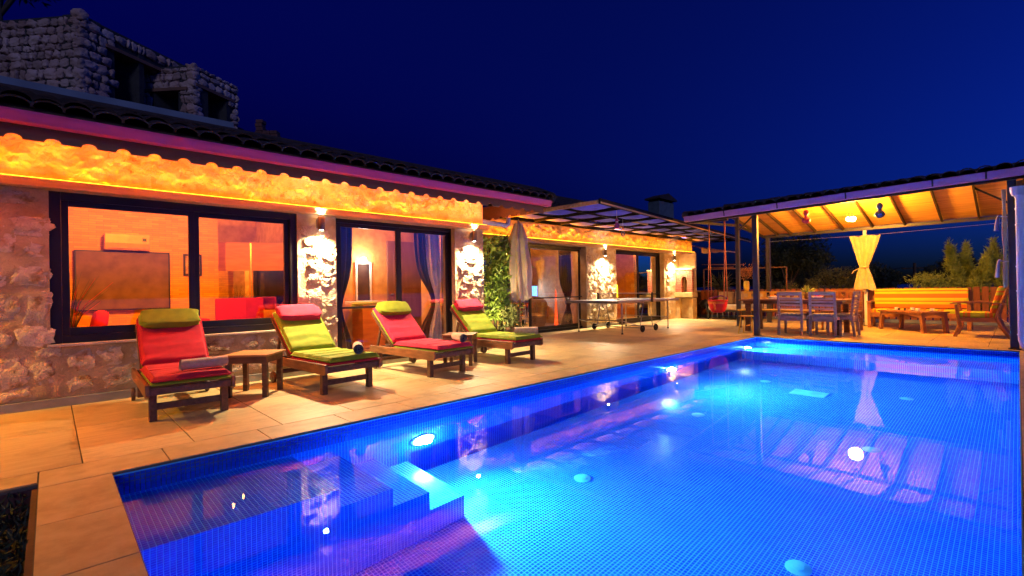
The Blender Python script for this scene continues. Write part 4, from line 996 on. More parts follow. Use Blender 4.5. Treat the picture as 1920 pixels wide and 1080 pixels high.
MB().add(vs, [tuple(range(k)), tuple(range(2*k-1, k-1, -1))]+[(i, i+k, (i+1) % k+k, (i+1) % k) for i in range(k)]).build('gutter', lilac_lit_gutter, pv, smooth='auto', world=True)
for y in (4.35, 3.3, 2.15, .95, .32):
    MB().add([(v[0]-.004, y+(.012 if i >= k else -.012), v[2]+(gz(y)-gz(y0) if i < k else gz(y)-gz(y1))) for i, v in enumerate(vs)], [(i, i+k, (i+1) % k+k, (i+1) % k) for i in range(4)]).build('gutter_bracket', blackmetal, pv, world=True)
# roof tiles, front slope one by one
rp = MB().add([(FX-.14, YL, roofz(FX, YL)+.035), (FX-.14, YR, roofz(FX, YR)+.035), (MX, YR, roofz(MX, YR)+.035), (MX, YL, roofz(MX, YL)+.035)], [(0, 1, 2, 3)]).add([(MX, YL, roofz(MX, YL)+.035), (MX, YR, roofz(MX, YR)+.035), (BX+.12, YR, ZB+.13), (BX+.12, YL, ZB+.13)], [(0, 1, 2, 3)]).build('roof', tile_m, pv, world=True)
slope = math.atan2(.36, MX-FX)
TL2 = tilemesh(.21, .40).mesh('roof_tile', tile_m, smooth='auto')
for r in range(6):
    for c in range(27):
        y = YR+.06+c*.207; x = FX-.17+r*.345
        o = link('roof_tile', TL2, rp); o.location = Vector((x, y, roofz(max(x, FX), y)+.05)) - origin(rp)
        o.rotation_euler = Matrix.Rotation(R(-90), 3, 'Z').to_euler(); o.rotation_euler = (slope+random.uniform(-.04, .04), 0, R(-90)+random.uniform(-.05, .05))
b = MB()
for c in range(15):
    y = YR+.2+c*.37; b.tube([(MX, y-.2, roofz(MX, y)+.10), (MX, y+.2, roofz(MX, y)+.13)], [.10, .085], 8)
b.build('ridge_tile', tile_m, rp, smooth='auto', world=True)
b = MB()
for r in range(5):
    x = FX-.15+r*.4; b.tube([(x, YL+.02, roofz(max(x, FX), YL)+.07), (x+.42, YL+.02, roofz(x+.42, YL)+.10)], [.085, .07], 8)
b.build('verge_tile', tile_m, rp, smooth='auto', world=True)
# downpipe with funnel and elbow
dp = thing('downpipe', 'thick white drain pipe strapped to the front pavilion post by the far pool corner', 'drain pipe', (10.58, -.045, 0))
MB().tube([(0, -.10, .03), (0, -.06, .045), (0, -.02, .08), (0, 0, .16), (0, 0, 2.30), (-.0, .02, 2.36), (-.03, .03, 2.42)], .062, 18).build('pipe', pipew, dp, smooth='auto')
MB().lathe([(.066, 2.34), (.085, 2.40), (.088, 2.47), (.08, 2.47), (.07, 2.40)], (-.02, .03, 0), 18).build('funnel', pipew, dp, smooth='auto')
for z in (.24, .9, 1.27, 1.9, 2.14): MB().lathe([(.064, -.012), (.070, -.01), (.070, .01), (.064, .012)], (0, 0, z), 18).build('strap', pipew, dp, smooth='auto')

# pavilion lamp
t = thing('pendant_lamp', 'bright glowing pendant lamp hanging from the pavilion ridge', 'lamp', (12.65, 2.50, 2.45))
for a in (0, 2.1, 4.2): MB().cyl((.05*math.cos(a), .05*math.sin(a), .08), (.012*math.cos(a), .012*math.sin(a), .42), .003, n=5).build('chain', blackmetal, t)
MB().lathe([(.03, .40), (.05, .43), (0, .44)], (0, 0, 0), 12).build('ceiling_rose', blackmetal, t)
for k in range(7):
    a = k*.9; c = (.055*math.cos(a)*(k > 0), .055*math.sin(a)*(k > 0), .01*(k % 3))
    MB().blob(c, (.075, .075, .085), 2, k, .05, 1).build('glass_petal', lampw, t, smooth=True)
flight('pendant_light', 'POINT', (12.65, 2.5, 2.45), 330, (1, .40, .035), None, t, shadow_soft_size=.13)
def gourd(x, y, z, mat, lab, stripe=None):
    t = thing('hanging_gourd', lab, 'lantern', (x, y, z)); MB().cyl((0, 0, .16), (0, 0, .50), .0025, n=5).build('cord', rope_w, t)
    MB().lathe([(.0, -.15), (.06, -.13), (.09, -.08), (.075, -.03), (.03, .01), (.035, .04), (.058, .08), (.05, .13), (.02, .16), (0, .165)], (0, 0, 0), 18).build('body', mat, t, smooth=True)
    MB().lathe([(.032, .0), (.037, .012), (.032, .024)], (0, 0, 0), 14).build('waist_band', stripe or white, t)
gourd(12.0, 3.19, 2.53, purple, 'plum coloured gourd ornament hanging left of the pavilion lamp', purple)
gourd(12.0, 1.89, 2.50, blueplast, 'blue gourd ornament hanging right of the pavilion lamp', blackp)

# curtain gathered on the rear middle post
ct = thing('gathered_curtain', 'ecru curtain gathered at its waist in front of the rear pavilion post', 'curtain', (14.63, 2.63, .9))
def fn(u, v):
    H = 1.33; z = H*v; w = .20+.0*v
    if v > .42: w = .085 + (.315-.085)*((v-.42)/.58)**.9
    else: w = .085 + (.235-.085)*((.42-v)/.42)**.75
    an = u*math.pi*2; fold = math.sin(u*2*math.pi*11+v*2)*.018*(.3+w*3)
    return (-.045*math.sin(an)*(1+.3*math.sin(u*40)) + fold*math.sin(an) - .0, math.cos(an)*w*(1+.02*math.sin(u*50)) + (.015*math.sin(v*5)), z + (.02*math.sin(u*30) if v in (0, 1) else 0))
MB().grid(fn, 132, 30).build('cloth', canvas, ct, smooth=True)
MB().lathe([(.085, -.02), (.10, 0), (.085, .02)], (0, 0, .56), 18, ).build('tie_band', canvas, ct, smooth=True)
MB().tube([(0, .06, .56), (-.03, .22, .47), (-.03, .26, .40)], .012, 6).build('tie_end', canvas, ct, smooth=True)
MB().grid(lambda u, v: (-.02+.02*math.sin(u*9), .13+.10*u+.01*math.sin(v*7), -.5+.52*v), 10, 8).build('hanging_fold', canvas, ct, smooth=True)
MB().grid(lambda u, v: (-.02+.02*math.sin(u*9), -.02+.08*u, -.05+.1*v), 6, 4).build('lower_hem', canvas, ct, smooth=True)
t = thing('curtain_wire', 'thin wire strung between the rear pavilion posts', 'wire', (14.7, 4.85, 2.28)); MB().tube([(0, 0, 0), (0, -2.2, -.03), (0, -4.9, .02)], .004, 5).build('strand', steel, t)
# slim curtain on the right-hand post
ct = thing('tied_curtain', 'narrow ecru curtain knotted with white ties beside the thick drain pipe', 'curtain', (10.92, .13, .95))
MB().grid(lambda u, v: (.03*math.sin(u*6.28)*(.4+v*.3), .008+.030*math.cos(u*6.28)*(.55+.45*abs(math.sin(v*7+.6))), 1.55*v), 20, 30).build('cloth', canvas, ct, smooth=True)
for z, l in ((1.12, .22), (.42, .26)):
    MB().tube([(-.05, .03, z), (-.05, .07, z+.01), (-.05, .08, z-.02), (-.06, .10, z-l)], [.012, .02, .02, .028], 8).build('tie', rope_w, ct, smooth=True)
    MB().tube([(-.05, .05, z), (-.12, -.05, z-.02), (-.10, -.1, z-.02)], .008, 6).build('tie_strap', rope_w, ct, smooth=True)

# ---------------------------------------------------------------- furniture in the pavilion
# coffee table
t = thing('coffee_table', 'low orange wood coffee table with curved aprons in front of the striped sofa', 'coffee table', (13.62, 1.62, 0), R(46))
MB().box((0, 0, .425), (1.22, .58, .03)).build('top', sofaw, t, .006)
def apron(L, h):
    n = 12; top = [(-L/2, .41), (L/2, .41)]; bot = [(L/2-L*k/n, .41-h*(1-.6*math.sin(math.pi*k/n))) for k in range(n+1)]
    return top+bot
MB().prism(apron(1.06, .09), 'y', -.265, -.245).prism(apron(1.06, .09), 'y', .245, .265).prism(apron(.46, .09), 'x', -.565, -.545).prism(apron(.46, .09), 'x', .545, .565).build('apron', sofaw, t)
for sx in (-1, 1):
    for sy in (-1, 1):
        MB().add([(sx*.53+a*.035+sx*o*.06, sy*.23+b_*.035, z) for (z, o) in ((0, 1), (.405, 0)) for (a, b_) in ((-1, -1), (1, -1), (1, 1), (-1, 1))], [(0, 3, 2, 1), (4, 5, 6, 7), (0, 1, 5, 4), (1, 2, 6, 5), (2, 3, 7, 6), (3, 0, 4, 7)]).build('leg', sofaw, t, .004)
def cup(x, y, z, lab):
    t = thing('coffee_cup', lab, 'cup', (x, y, z), group='coffee cups on the low table')
    MB().lathe([(0, 0), (.05, .004), (.075, .014), (.07, .014), (.045, .008), (0, .008)], (0, 0, 0), 20).build('saucer', china, t, smooth=True)
    MB().lathe([(0, .012), (.025, .013), (.038, .04), (.04, .062), (.036, .062), (.034, .04), (.02, .02), (0, .02)], (0, 0, 0), 18).build('bowl', china, t, smooth=True)
    MB().tube([(.038, 0, .05), (.058, 0, .048), (.056, 0, .03), (.036, 0, .028)], .005, 6).build('handle', china, t, smooth=True)
Rz = Matrix.Rotation(R(46), 3, 'Z')
for k, (a, b_, lab) in enumerate(((.34, .06, 'white cup and saucer nearest the left end of the low table'), (.10, -.10, 'white cup and saucer second from the left on the low table'), (-.22, .05, 'white cup and saucer third from the left on the low table'), (-.38, -.12, 'white cup and saucer at the armchair end of the low table'))):
    v = Rz @ Vector((a, b_, 0)); cup(13.62+v.x, 1.62+v.y, .441, lab)
for a, b_, lab in ((.2, .12, 'small clear glass between the first two cups on the low table'), (.0, .14, 'small clear glass between the second and third cups on the low table')):
    v = Rz @ Vector((a, b_, 0)); t = thing('sugar_glass', lab, 'glass', (13.62+v.x, 1.62+v.y, .441), group='small glasses on the low table')
    MB().lathe([(.02, 0), (.025, .06), (.022, .06), (.018, .005), (0, .005)], (0, 0, 0), 14).build('tumbler', glass, t, smooth=True)
# sofa
t = thing('garden_sofa', 'long wooden sofa with orange and yellow striped cushions against the slat fence', 'sofa', (14.45, 1.6, 0))
HW = .87
for y in (-HW, HW):
    MB().b2(-.32, -.25, y-.035, y+.035, 0, .60).build('front_leg', sofaw, t, .005); MB().add([(x+dx, y+dy, z) for (x, z) in ((.22, 0), (.34, .88)) for (dx, dy) in ((-.03, -.03), (.03, -.03), (.03, .03), (-.03, .03))], [(0, 3, 2, 1), (4, 5, 6, 7), (0, 1, 5, 4), (1, 2, 6, 5), (2, 3, 7, 6), (3, 0, 4, 7)]).build('rear_leg', sofaw, t, .004)
    if y < 0 or True: MB().b2(-.36, .26, y-.045, y+.045, .60, .63).build('armrest', sofaw, t, .008)
MB().b2(-.28, .26, -HW+.03, HW-.03, .27, .35).build('seat_frame', sofaw, t, .004)
MB().b2(-.30, -.26, -HW+.03, HW-.03, .26, .36).build('seat_rail', sofaw, t, .004)
for k in range(7): MB().box((.28, -HW+.16+k*.255, .6), (.03, .06, .5), Matrix.Rotation(R(8), 3, 'Y')).build('back_slat', sofaw, t)
MB().b2(.27, .33, -HW, HW, .83, .89).build('top_rail', sofaw, t, .005)
b = MB().box((-.03, 0, .40), (.50, 2*HW-.05, .09)); b.build('seat_cushion', str_y, t, .03, smooth='auto')
b = MB().box((0, 0, 0), (.09, 2*HW-.06, .46), Matrix.Rotation(R(9), 3, 'Y')); b.v = [v+Vector((.18, 0, .685)) for v in b.v]; b.build('back_cushion', str_z, t, .03, smooth='auto')
# armchair (profile towards the camera, facing the coffee table)
t = thing('garden_armchair', 'wooden armchair with striped cushions turned towards the low table', 'armchair', (12.9, .50, 0), 0)
for x in (-.31, .31):
    MB().tube([(x, .33, .62), (x, .31, .40), (x, .29, .2), (x, .36, 0)], [.028, .032, .034, .03], 6).build('front_leg', sofaw, t, smooth='auto')
    MB().tube([(x, -.36, .9), (x, -.28, .62), (x, -.22, .38), (x, -.28, .2), (x, -.40, 0)], [.022, .03, .036, .034, .03], 6).build('rear_leg', sofaw, t, smooth='auto')
    MB().add([(x+dx, y, z+dz) for (y, z) in ((.42, .615), (.30, .64), (.0, .65), (-.34, .62)) for (dx, dz) in ((-.04, 0), (.04, 0), (.04, .028), (-.04, .028))], [(0, 1, 2, 3)] + [(i*4+a, i*4+(a+1) % 4, i*4+4+(a+1) % 4, i*4+4+a) for i in range(3) for a in range(4)] + [(15, 14, 13, 12)]).build('armrest', sofaw, t, .004)
MB().b2(-.32, .32, -.24, .31, .29, .37).build('seat_frame', sofaw, t, .006)
MB().b2(-.30, .30, -.39, -.35, .84, .92).build('top_rail', sofaw, t, .005)
MB().box((0, .04, .42), (.56, .56, .10)).build('seat_cushion', str_y, t, .03, smooth='auto')
b = MB().box((0, 0, 0), (.56, .10, .52), Matrix.Rotation(R(14), 3, 'X')); b.v = [v+Vector((0, -.23, .70)) for v in b.v]; b.build('back_cushion', str_z, t, .035, smooth='auto')
MB().tube([(-.32, -.28, .36), (-.36, -.36, .30), (-.36, -.40, .2)], .006, 5).build('cushion_tie', rope_w, t)

# dining table, chairs, benches
t = thing('dining_table', 'long dark wood dining table set for a meal under the pavilion', 'dining table', (12.05, 3.45, 0))
for k in range(6): MB().box((-.40+.16*k, 0, .715), (.152, 2.1, .03)).build('plank', teakl, t, .003)
MB().box((0, 0, .665), (.80, 1.95, .06)).build('apron', teak, t, .004)
for y in (-.88, .88):
    for x in (-.36, .36): MB().add([(x*o+dx, y+dy, z) for (z, o) in ((0, 1.1), (.635, .9)) for (dx, dy) in ((-.04, -.05), (.04, -.05), (.04, .05), (-.04, .05))], [(0, 3, 2, 1), (4, 5, 6, 7), (0, 1, 5, 4), (1, 2, 6, 5), (2, 3, 7, 6), (3, 0, 4, 7)]).build('leg', teak, t, .004)
def chair(loc, rz, lab, wood=teak, cushm=None):
    t = thing('dining_chair', lab, 'chair', loc, rz, group='slatted wooden chairs round the dining table')
    # faces +x; back at x=-.2
    for y in (-.215, .215):
        MB().add([(x+dx, y+dy, z) for (x, z) in ((-.25, 0), (-.20, .42), (-.26, .90)) for (dx, dy) in ((-.02, -.022), (.02, -.022), (.02, .022), (-.02, .022))], [(0, 3, 2, 1), (8, 9, 10, 11)]+[(i*4+a, i*4+(a+1) % 4, i*4+4+(a+1) % 4, i*4+4+a) for i in range(2) for a in range(4)]).build('rear_leg', wood, t, .004)
        MB().b2(.18, .225, y-.022, y+.022, 0, .40).build('front_leg', wood, t, .004)
        MB().b2(-.19, .18, y-.018, y+.018, .335, .395).build('side_rail', wood, t, .003)
    MB().b2(-.215, -.185, -.19, .19, .30, .40).build('cross_rail', wood, t, .003); MB().b2(.185, .22, -.19, .19, .335, .395).build('cross_rail', wood, t, .003)
    for k, (z, h) in enumerate(((.865, .075), (.765, .042), (.695, .042), (.625, .042), (.555, .03))):
        x = -.20-.06*(z-.42)/.48; MB().b2(x-.010, x+.012, -.193, .193, z-h/2, z+h/2).build('back_slat', wood, t, .004)
    for k in range(5): MB().b2(-.17+k*.08, -.10+k*.08, -.20, .20, .396, .410).build('seat_slat', wood, t, .002)
    MB().box((.01, 0, .435), (.38, .40, .045)).build('seat_pad', cushm or beigecush, t, .015, smooth='auto')
    for s in (-1, 1): MB().tube([(-.19, s*.2, .43), (-.25, s*.25, .42), (-.27, s*.27, .35)], .005, 5).build('tie', rope_w, t)
    return t
pad = stripes('beige_yellow_stripe_pad', 1, [(0, (.5, .42, .2)), (.5, (.35, .3, .2))], .08)
c0 = chair((11.42, 3.31, 0), 0, 'blue lit slatted chair with its back to the pool, left of the pair', pm('weathered_grey_teak', (.34, .24, .20), .45, (.24, .16, .13), 5, stretch=(6, 1.2, 6), bscale=30, bump=.05), pad)
copy_tree(c0, (11.42, 2.72, 0), 0, 'blue lit slatted chair with its back to the pool, right of the pair')
copy_tree(c0, (11.72, 2.50, 0), R(90), 'slatted chair at the sofa end of the dining table')
t = thing('serving_bench', 'bright yellow wooden bench back with square cut-outs behind the dining table', 'bench', (12.98, 4.1, 0))
b = MB(); yb = pm('yellow_varnished_wood', (.62, .40, .06), .45)
b.b2(-.015, .015, -.8, .8, .845, .90).b2(-.015, .015, -.8, .8, .70, .755)
for k in range(10): y = -.8+k*.1778-.0; b.b2(-.014, .014, y-.0, min(.8, y+.085), .755, .845)
b.build('pierced_back', yb, t); MB().b2(-.45, -.02, -.8, .8, .42, .46).build('seat', yb, t, .005)
for x in (-.4, 0):
    for y in (-.75, .75): MB().b2(x-.025, x+.025, y-.025, y+.025, 0, .42 if x else .70).build('leg', teak, t)
t = thing('garden_bench', 'brown slatted bench standing between the dining table and the fence', 'bench', (13.2, 2.78, 0))
b = MB().b2(-.015, .015, -.36, .36, .84, .92); b.build('top_rail', teakl, t); 
for k in range(5): MB().b2(-.012, .012, -.34+k*.15, -.26+k*.15, .46, .84).build('back_slat', teakl, t)
MB().b2(-.42, -.02, -.36, .36, .41, .45).build('seat', teakl, t, .004)
for x in (-.38, 0):
    for y in (-.33, .33): MB().b2(x-.025, x+.025, y-.025, y+.025, 0, .41 if x else .84).build('leg', teakl, t)
# tableware
t = thing('table_plant', 'spiky leaved pineapple plant standing on the dining table', 'plant', (12.2, 3.25, .732))
MB().lathe([(.045, 0), (.06, .03), (.062, .10), (.045, .14), (0, .14)], (0, 0, 0), 14).build('fruit', pm('pineapple_skin', (.35, .2, .04), .8, bump=.3), t, smooth=True)
V, F = leafcards(46, lambda: (random.gauss(0, .01), random.gauss(0, .01), .13), .19, .03, upb=1.4); link('leaves', npmesh('leaves', V, F, leafl), t)
PL = [(11.75, 4.2, 'white plate at the sofa-swing end of the dining table'), (11.78, 3.85, 'white plate left of the left chair back on the dining table'), (11.75, 3.31, 'white plate in front of the left chair back'), (11.75, 2.75, 'white plate in front of the right chair back'), (12.35, 2.95, 'white plate across the dining table near its sofa end'), (12.35, 3.6, 'white plate across the dining table at the middle')]
for x, y, lab in PL:
    t = thing('dinner_plate', lab, 'plate', (x, y, .7305), group='plates laid on the dining table')
    MB().lathe([(0, 0), (.07, .002), (.12, .018), (.115, .02), (.07, .007), (0, .006)], (0, 0, 0), 22).build('dish', china, t, smooth=True)
for x, y, c, lab in ((12.0, 3.9, orangeplast, 'bowl of orange fruit on the dining table left of the plant'), (12.05, 3.02, redplast, 'bowl of red fruit on the dining table right of the plant')):
    t = thing('fruit_bowl', lab, 'bowl', (x, y, .7305)); MB().lathe([(.05, 0), (.11, .06), (.105, .065), (.04, .01), (0, .01)], (0, 0, 0), 18).build('bowl', china, t, smooth=True)
    for k in range(5): MB().blob((.05*math.cos(k*1.256), .05*math.sin(k*1.256), .065), (.06, .06, .06), 1, k, .02, 1).build('fruit', c, t, smooth=True)
for x, y, lab in ((11.8, 3.55, 'drinking glass between the two chair backs'), (11.85, 2.5, 'drinking glass at the sofa end of the dining table'), (12.3, 4.1, 'drinking glass at the far left corner of the dining table')):
    t = thing('wine_glass', lab, 'glass', (x, y, .7305)); MB().lathe([(.03, 0), (.004, .01), (.004, .07), (.03, .10), (.035, .15), (.032, .15), (.026, .10), (0, .08)], (0, 0, 0), 14).build('glass', glass, t, smooth=True)

# child's swing
sw = thing('toddler_swing', 'red bucket swing with orange front bar hanging on four orange ropes', 'swing', (11.55, 4.97, .46))
b = MB()
b.grid(lambda u, v: (.18*math.cos(u*6.2832)*(.74+.28*math.sin(v*2.1)), .21*math.sin(u*6.2832)*(.74+.28*math.sin(v*2.1)), -.02+.27*v), 28, 8)
b.lathe([(.14, -.02), (.1, -.04), (0, -.04)], (0, 0, 0), 28); b.build('bucket', redplast, sw, smooth=True)
MB().tube([(.185*math.cos(k*.3142), .215*math.sin(k*.3142), .245) for k in range(21)], .018, 8).build('rim', redplast, sw, smooth=True)
MB().grid(lambda u, v: (.02*0+.17*math.cos(u*2.6+.27+math.pi*.0)*1.0, .0, 0) if False else ((-.10-.09*math.sin(u*math.pi)), -.20+.40*u, .17+.07*v), 14, 2).build('front_bar', orangeplast, sw, smooth=True)
MB().tube([(-.19, 0, .2), (-.185, 0, .1), (-.14, 0, .02)], .022, 8).build('crotch_strap', orangeplast, sw, smooth=True)
MB().tube([(.17*math.cos(a), .20*math.sin(a), .36-.06*abs(math.sin(a))) for a in [k*.157-1.57 for k in range(21)]], .016, 8).build('backrest', pm('purple_plastic', (.2, .04, .3), .4), sw, smooth=True)
for (x, y, tx, ty) in ((-.1, .19, 0, .17), (.1, .19, 0.0, .19), (-.1, -.19, 0, -.20), (.1, -.19, 0, -.18)):
    MB().tube([(x, y, .24), (tx*.5+x*.5, (y+ty)/2, 1.2), (tx, ty, 2.13)], .011, 6).build('rope', rope_m, sw, smooth=True)
MB().b2(-.03, .03, -.27, .27, 2.13, 2.17).build('hanging_bar', blackmetal, sw)

# yellow stool near the post
t = thing('yellow_stool', 'small stool with splayed yellow legs behind the left pool-side post', 'stool', (11.05, 4.10, 0))
for k in range(5): MB().box((-.12+.06*k, 0, .385), (.05, .30, .02)).build('seat_slat', yb, t, .002)
for sx in (-1, 1):
    for sy in (-1, 1): MB().tube([(sx*.10, sy*.11, .375), (sx*.145, sy*.155, 0)], .012, 8).build('leg', yellowp, t)
MB().b2(-.10, .10, -.008, .008, .17, .19).build('stretcher', yellowp, t)

# outdoor couch, flowers, grill things behind
t = thing('daybed_sofa', 'beige cushioned metal daybed behind the red swing', 'sofa', (15.6, 6.05, 0))
MB().b2(-.42, .40, -.80, .80, .30, .46).build('seat_cushion', beigecush, t, .05, smooth='auto')
for k in range(3):
    b = MB().box((0, 0, 0), (.14, .50, .42), Matrix.Rotation(R(16), 3, 'Y')); b.v = [v+Vector((.34, -.53+.53*k, .66)) for v in b.v]; b.build('back_cushion', beigecush, t, .05, smooth='auto')
f = MB().b2(-.44, .44, -.84, .84, .25, .29)
for x in (-.4, .4):
    for y in (-.8, .8): f.b2(x-.02, x+.02, y-.02, y+.02, 0, .26)
f.b2(.42, .46, -.84, .84, .25, .85).tube([(-.42, -.84, .27), (-.42, -.86, .55), (.42, -.86, .6)], .015, 6).tube([(-.42, .84, .27), (-.42, .86, .55), (.42, .86, .6)], .015, 6)
f.build('metal_frame', blackmetal, t)
for k in range(9): MB().cyl((-.44, -.7+k*.17, .05), (-.44, -.7+k*.17, .25), .007, n=6).build('frame_rod', steel, t)
t = thing('flower_vase', 'yellow vase of dried orange flowers on a stand behind the daybed', 'vase', (16.1, 6.0, .86))
MB().b2(-.14, .14, -.14, .14, -.86, 0).build('plinth', teak, t); MB().lathe([(.06, .0), (.09, .1), (.085, .28), (.07, .34), (.06, .34), (0, .3)], (0, 0, 0), 16).build('body', pm('yellow_glaze', (.75, .5, .06), .3), t, smooth=True)
V, F = leafcards(420, lambda: (random.gauss(0, .09), random.gauss(0, .13), .60+random.gauss(0, .10)), .06, .03); link('blossom', npmesh('blossom', V, F, pm('dried_orange_petals', (.5, .2, .05), .8)), t)
b = MB()
for k in range(9): b.tube([(0, 0, .3), (random.gauss(0, .08), random.gauss(0, .1), .62)], .004, 4)
b.build('flower_stem', bark, t)
t = thing('palm_plant', 'spiky yucca like plant behind the swing ropes', 'plant', (16.9, 7.15, .0)); MB().tube([(0, 0, 0), (.03, 0, .6), (0, 0, 1.0)], [.06, .05, .04], 8).build('trunk', bark, t)
V, F = leafcards(150, lambda: (random.gauss(0, .03), random.gauss(0, .03), 1.0+random.uniform(-.1, .1)), .55, .035, upb=.5); link('leaves', npmesh('leaves', V, F, leafm), t)
t = thing('storage_cabinet', 'dark brown boarded cabinet beyond the brick barbecue', 'cabinet', (16.75, 7.75, 0))
for k in range(6): MB().box((-.27, -.36+.125*k, .44), (.03, .12, .86)).build('board', teak, t, .003)
MB().b2(-.26, .3, -.42, .36, .02, .86).build('carcass', teak, t); MB().b2(-.32, .34, -.45, .40, .87, .90).build('top', coping, t, .004)
t = thing('laundry_frame', 'metal rail frame with bars seen against the sky behind the swing', 'frame', (17.0, 6.3, 0))
MB().bar((0, -1.2, 1.62), (0, 1.5, 1.66), .04).bar((0, -1.2, 0), (0, -1.2, 1.62), .04).bar((0, 1.5, 0), (0, 1.5, 1.66), .04).build('rail', teakl, t)
MB().bar((.3, .2, 1.78), (0.1, 1.6, 1.84), .05, .03).bar((.1, .5, 1.70), (.3, 1.5, 1.72), .03).build('upper_bar', teakl, t)
t = thing('black_bin', 'small black wheeled barbecue drum beside the brown cabinet', 'grill', (15.9, 7.25, 0))
MB().lathe([(0, .30), (.14, .34), (.2, .45), (.2, .5), (.14, .58), (0, .62)], (0, 0, 0), 16).build('drum', blackp, t, smooth=True)
for a in (0, 2.1, 4.2): MB().cyl((.1*math.cos(a), .1*math.sin(a), .38), (.2*math.cos(a), .2*math.sin(a), 0), .012, n=6).build('leg', blackp, t)
t = thing('floor_lantern', 'tiny lit lantern glowing on the paving under the right chair', 'lantern', (13.15, 2.85, 0))
MB().b2(-.05, .05, -.05, .05, 0, .02).b2(-.05, .05, -.05, .05, .12, .14).build('frame', blackp, t); MB().b2(-.035, .035, -.035, .035, .022, .118).build('glow', emit('lantern_glow', (1, .75, .35), 8), t)

# fence
fe = thing('slat_fence', 'long red brown vertical slat fence behind the pavilion furniture', 'fence', (16.25, 2.0, 0))
SL = MB().box((0, 0, 0), (.02, .122, .84)).mesh('slat', fencew, bevel=.003, seg=1)
y = -3.0
while y < 7.6:
    o = link('slat', SL, fe, (0, y-2.0, .505+random.uniform(-.006, .006))); o.rotation_euler = (random.uniform(-.004, .004), 0, 0); y += .148
MB().b2(.012, .05, -5.0, 5.6, .20, .27).b2(.012, .05, -5.0, 5.6, .72, .79).build('rail', fencew, fe)
MB().b2(-.06, .08, -5.0, 5.6, 0, .08).build('plinth', concrete, fe)
for k in range(6): MB().b2(.05, .11, -4.9+k*2.05, -4.83+k*2.05, 0, .93).build('post', blackmetal, fe)

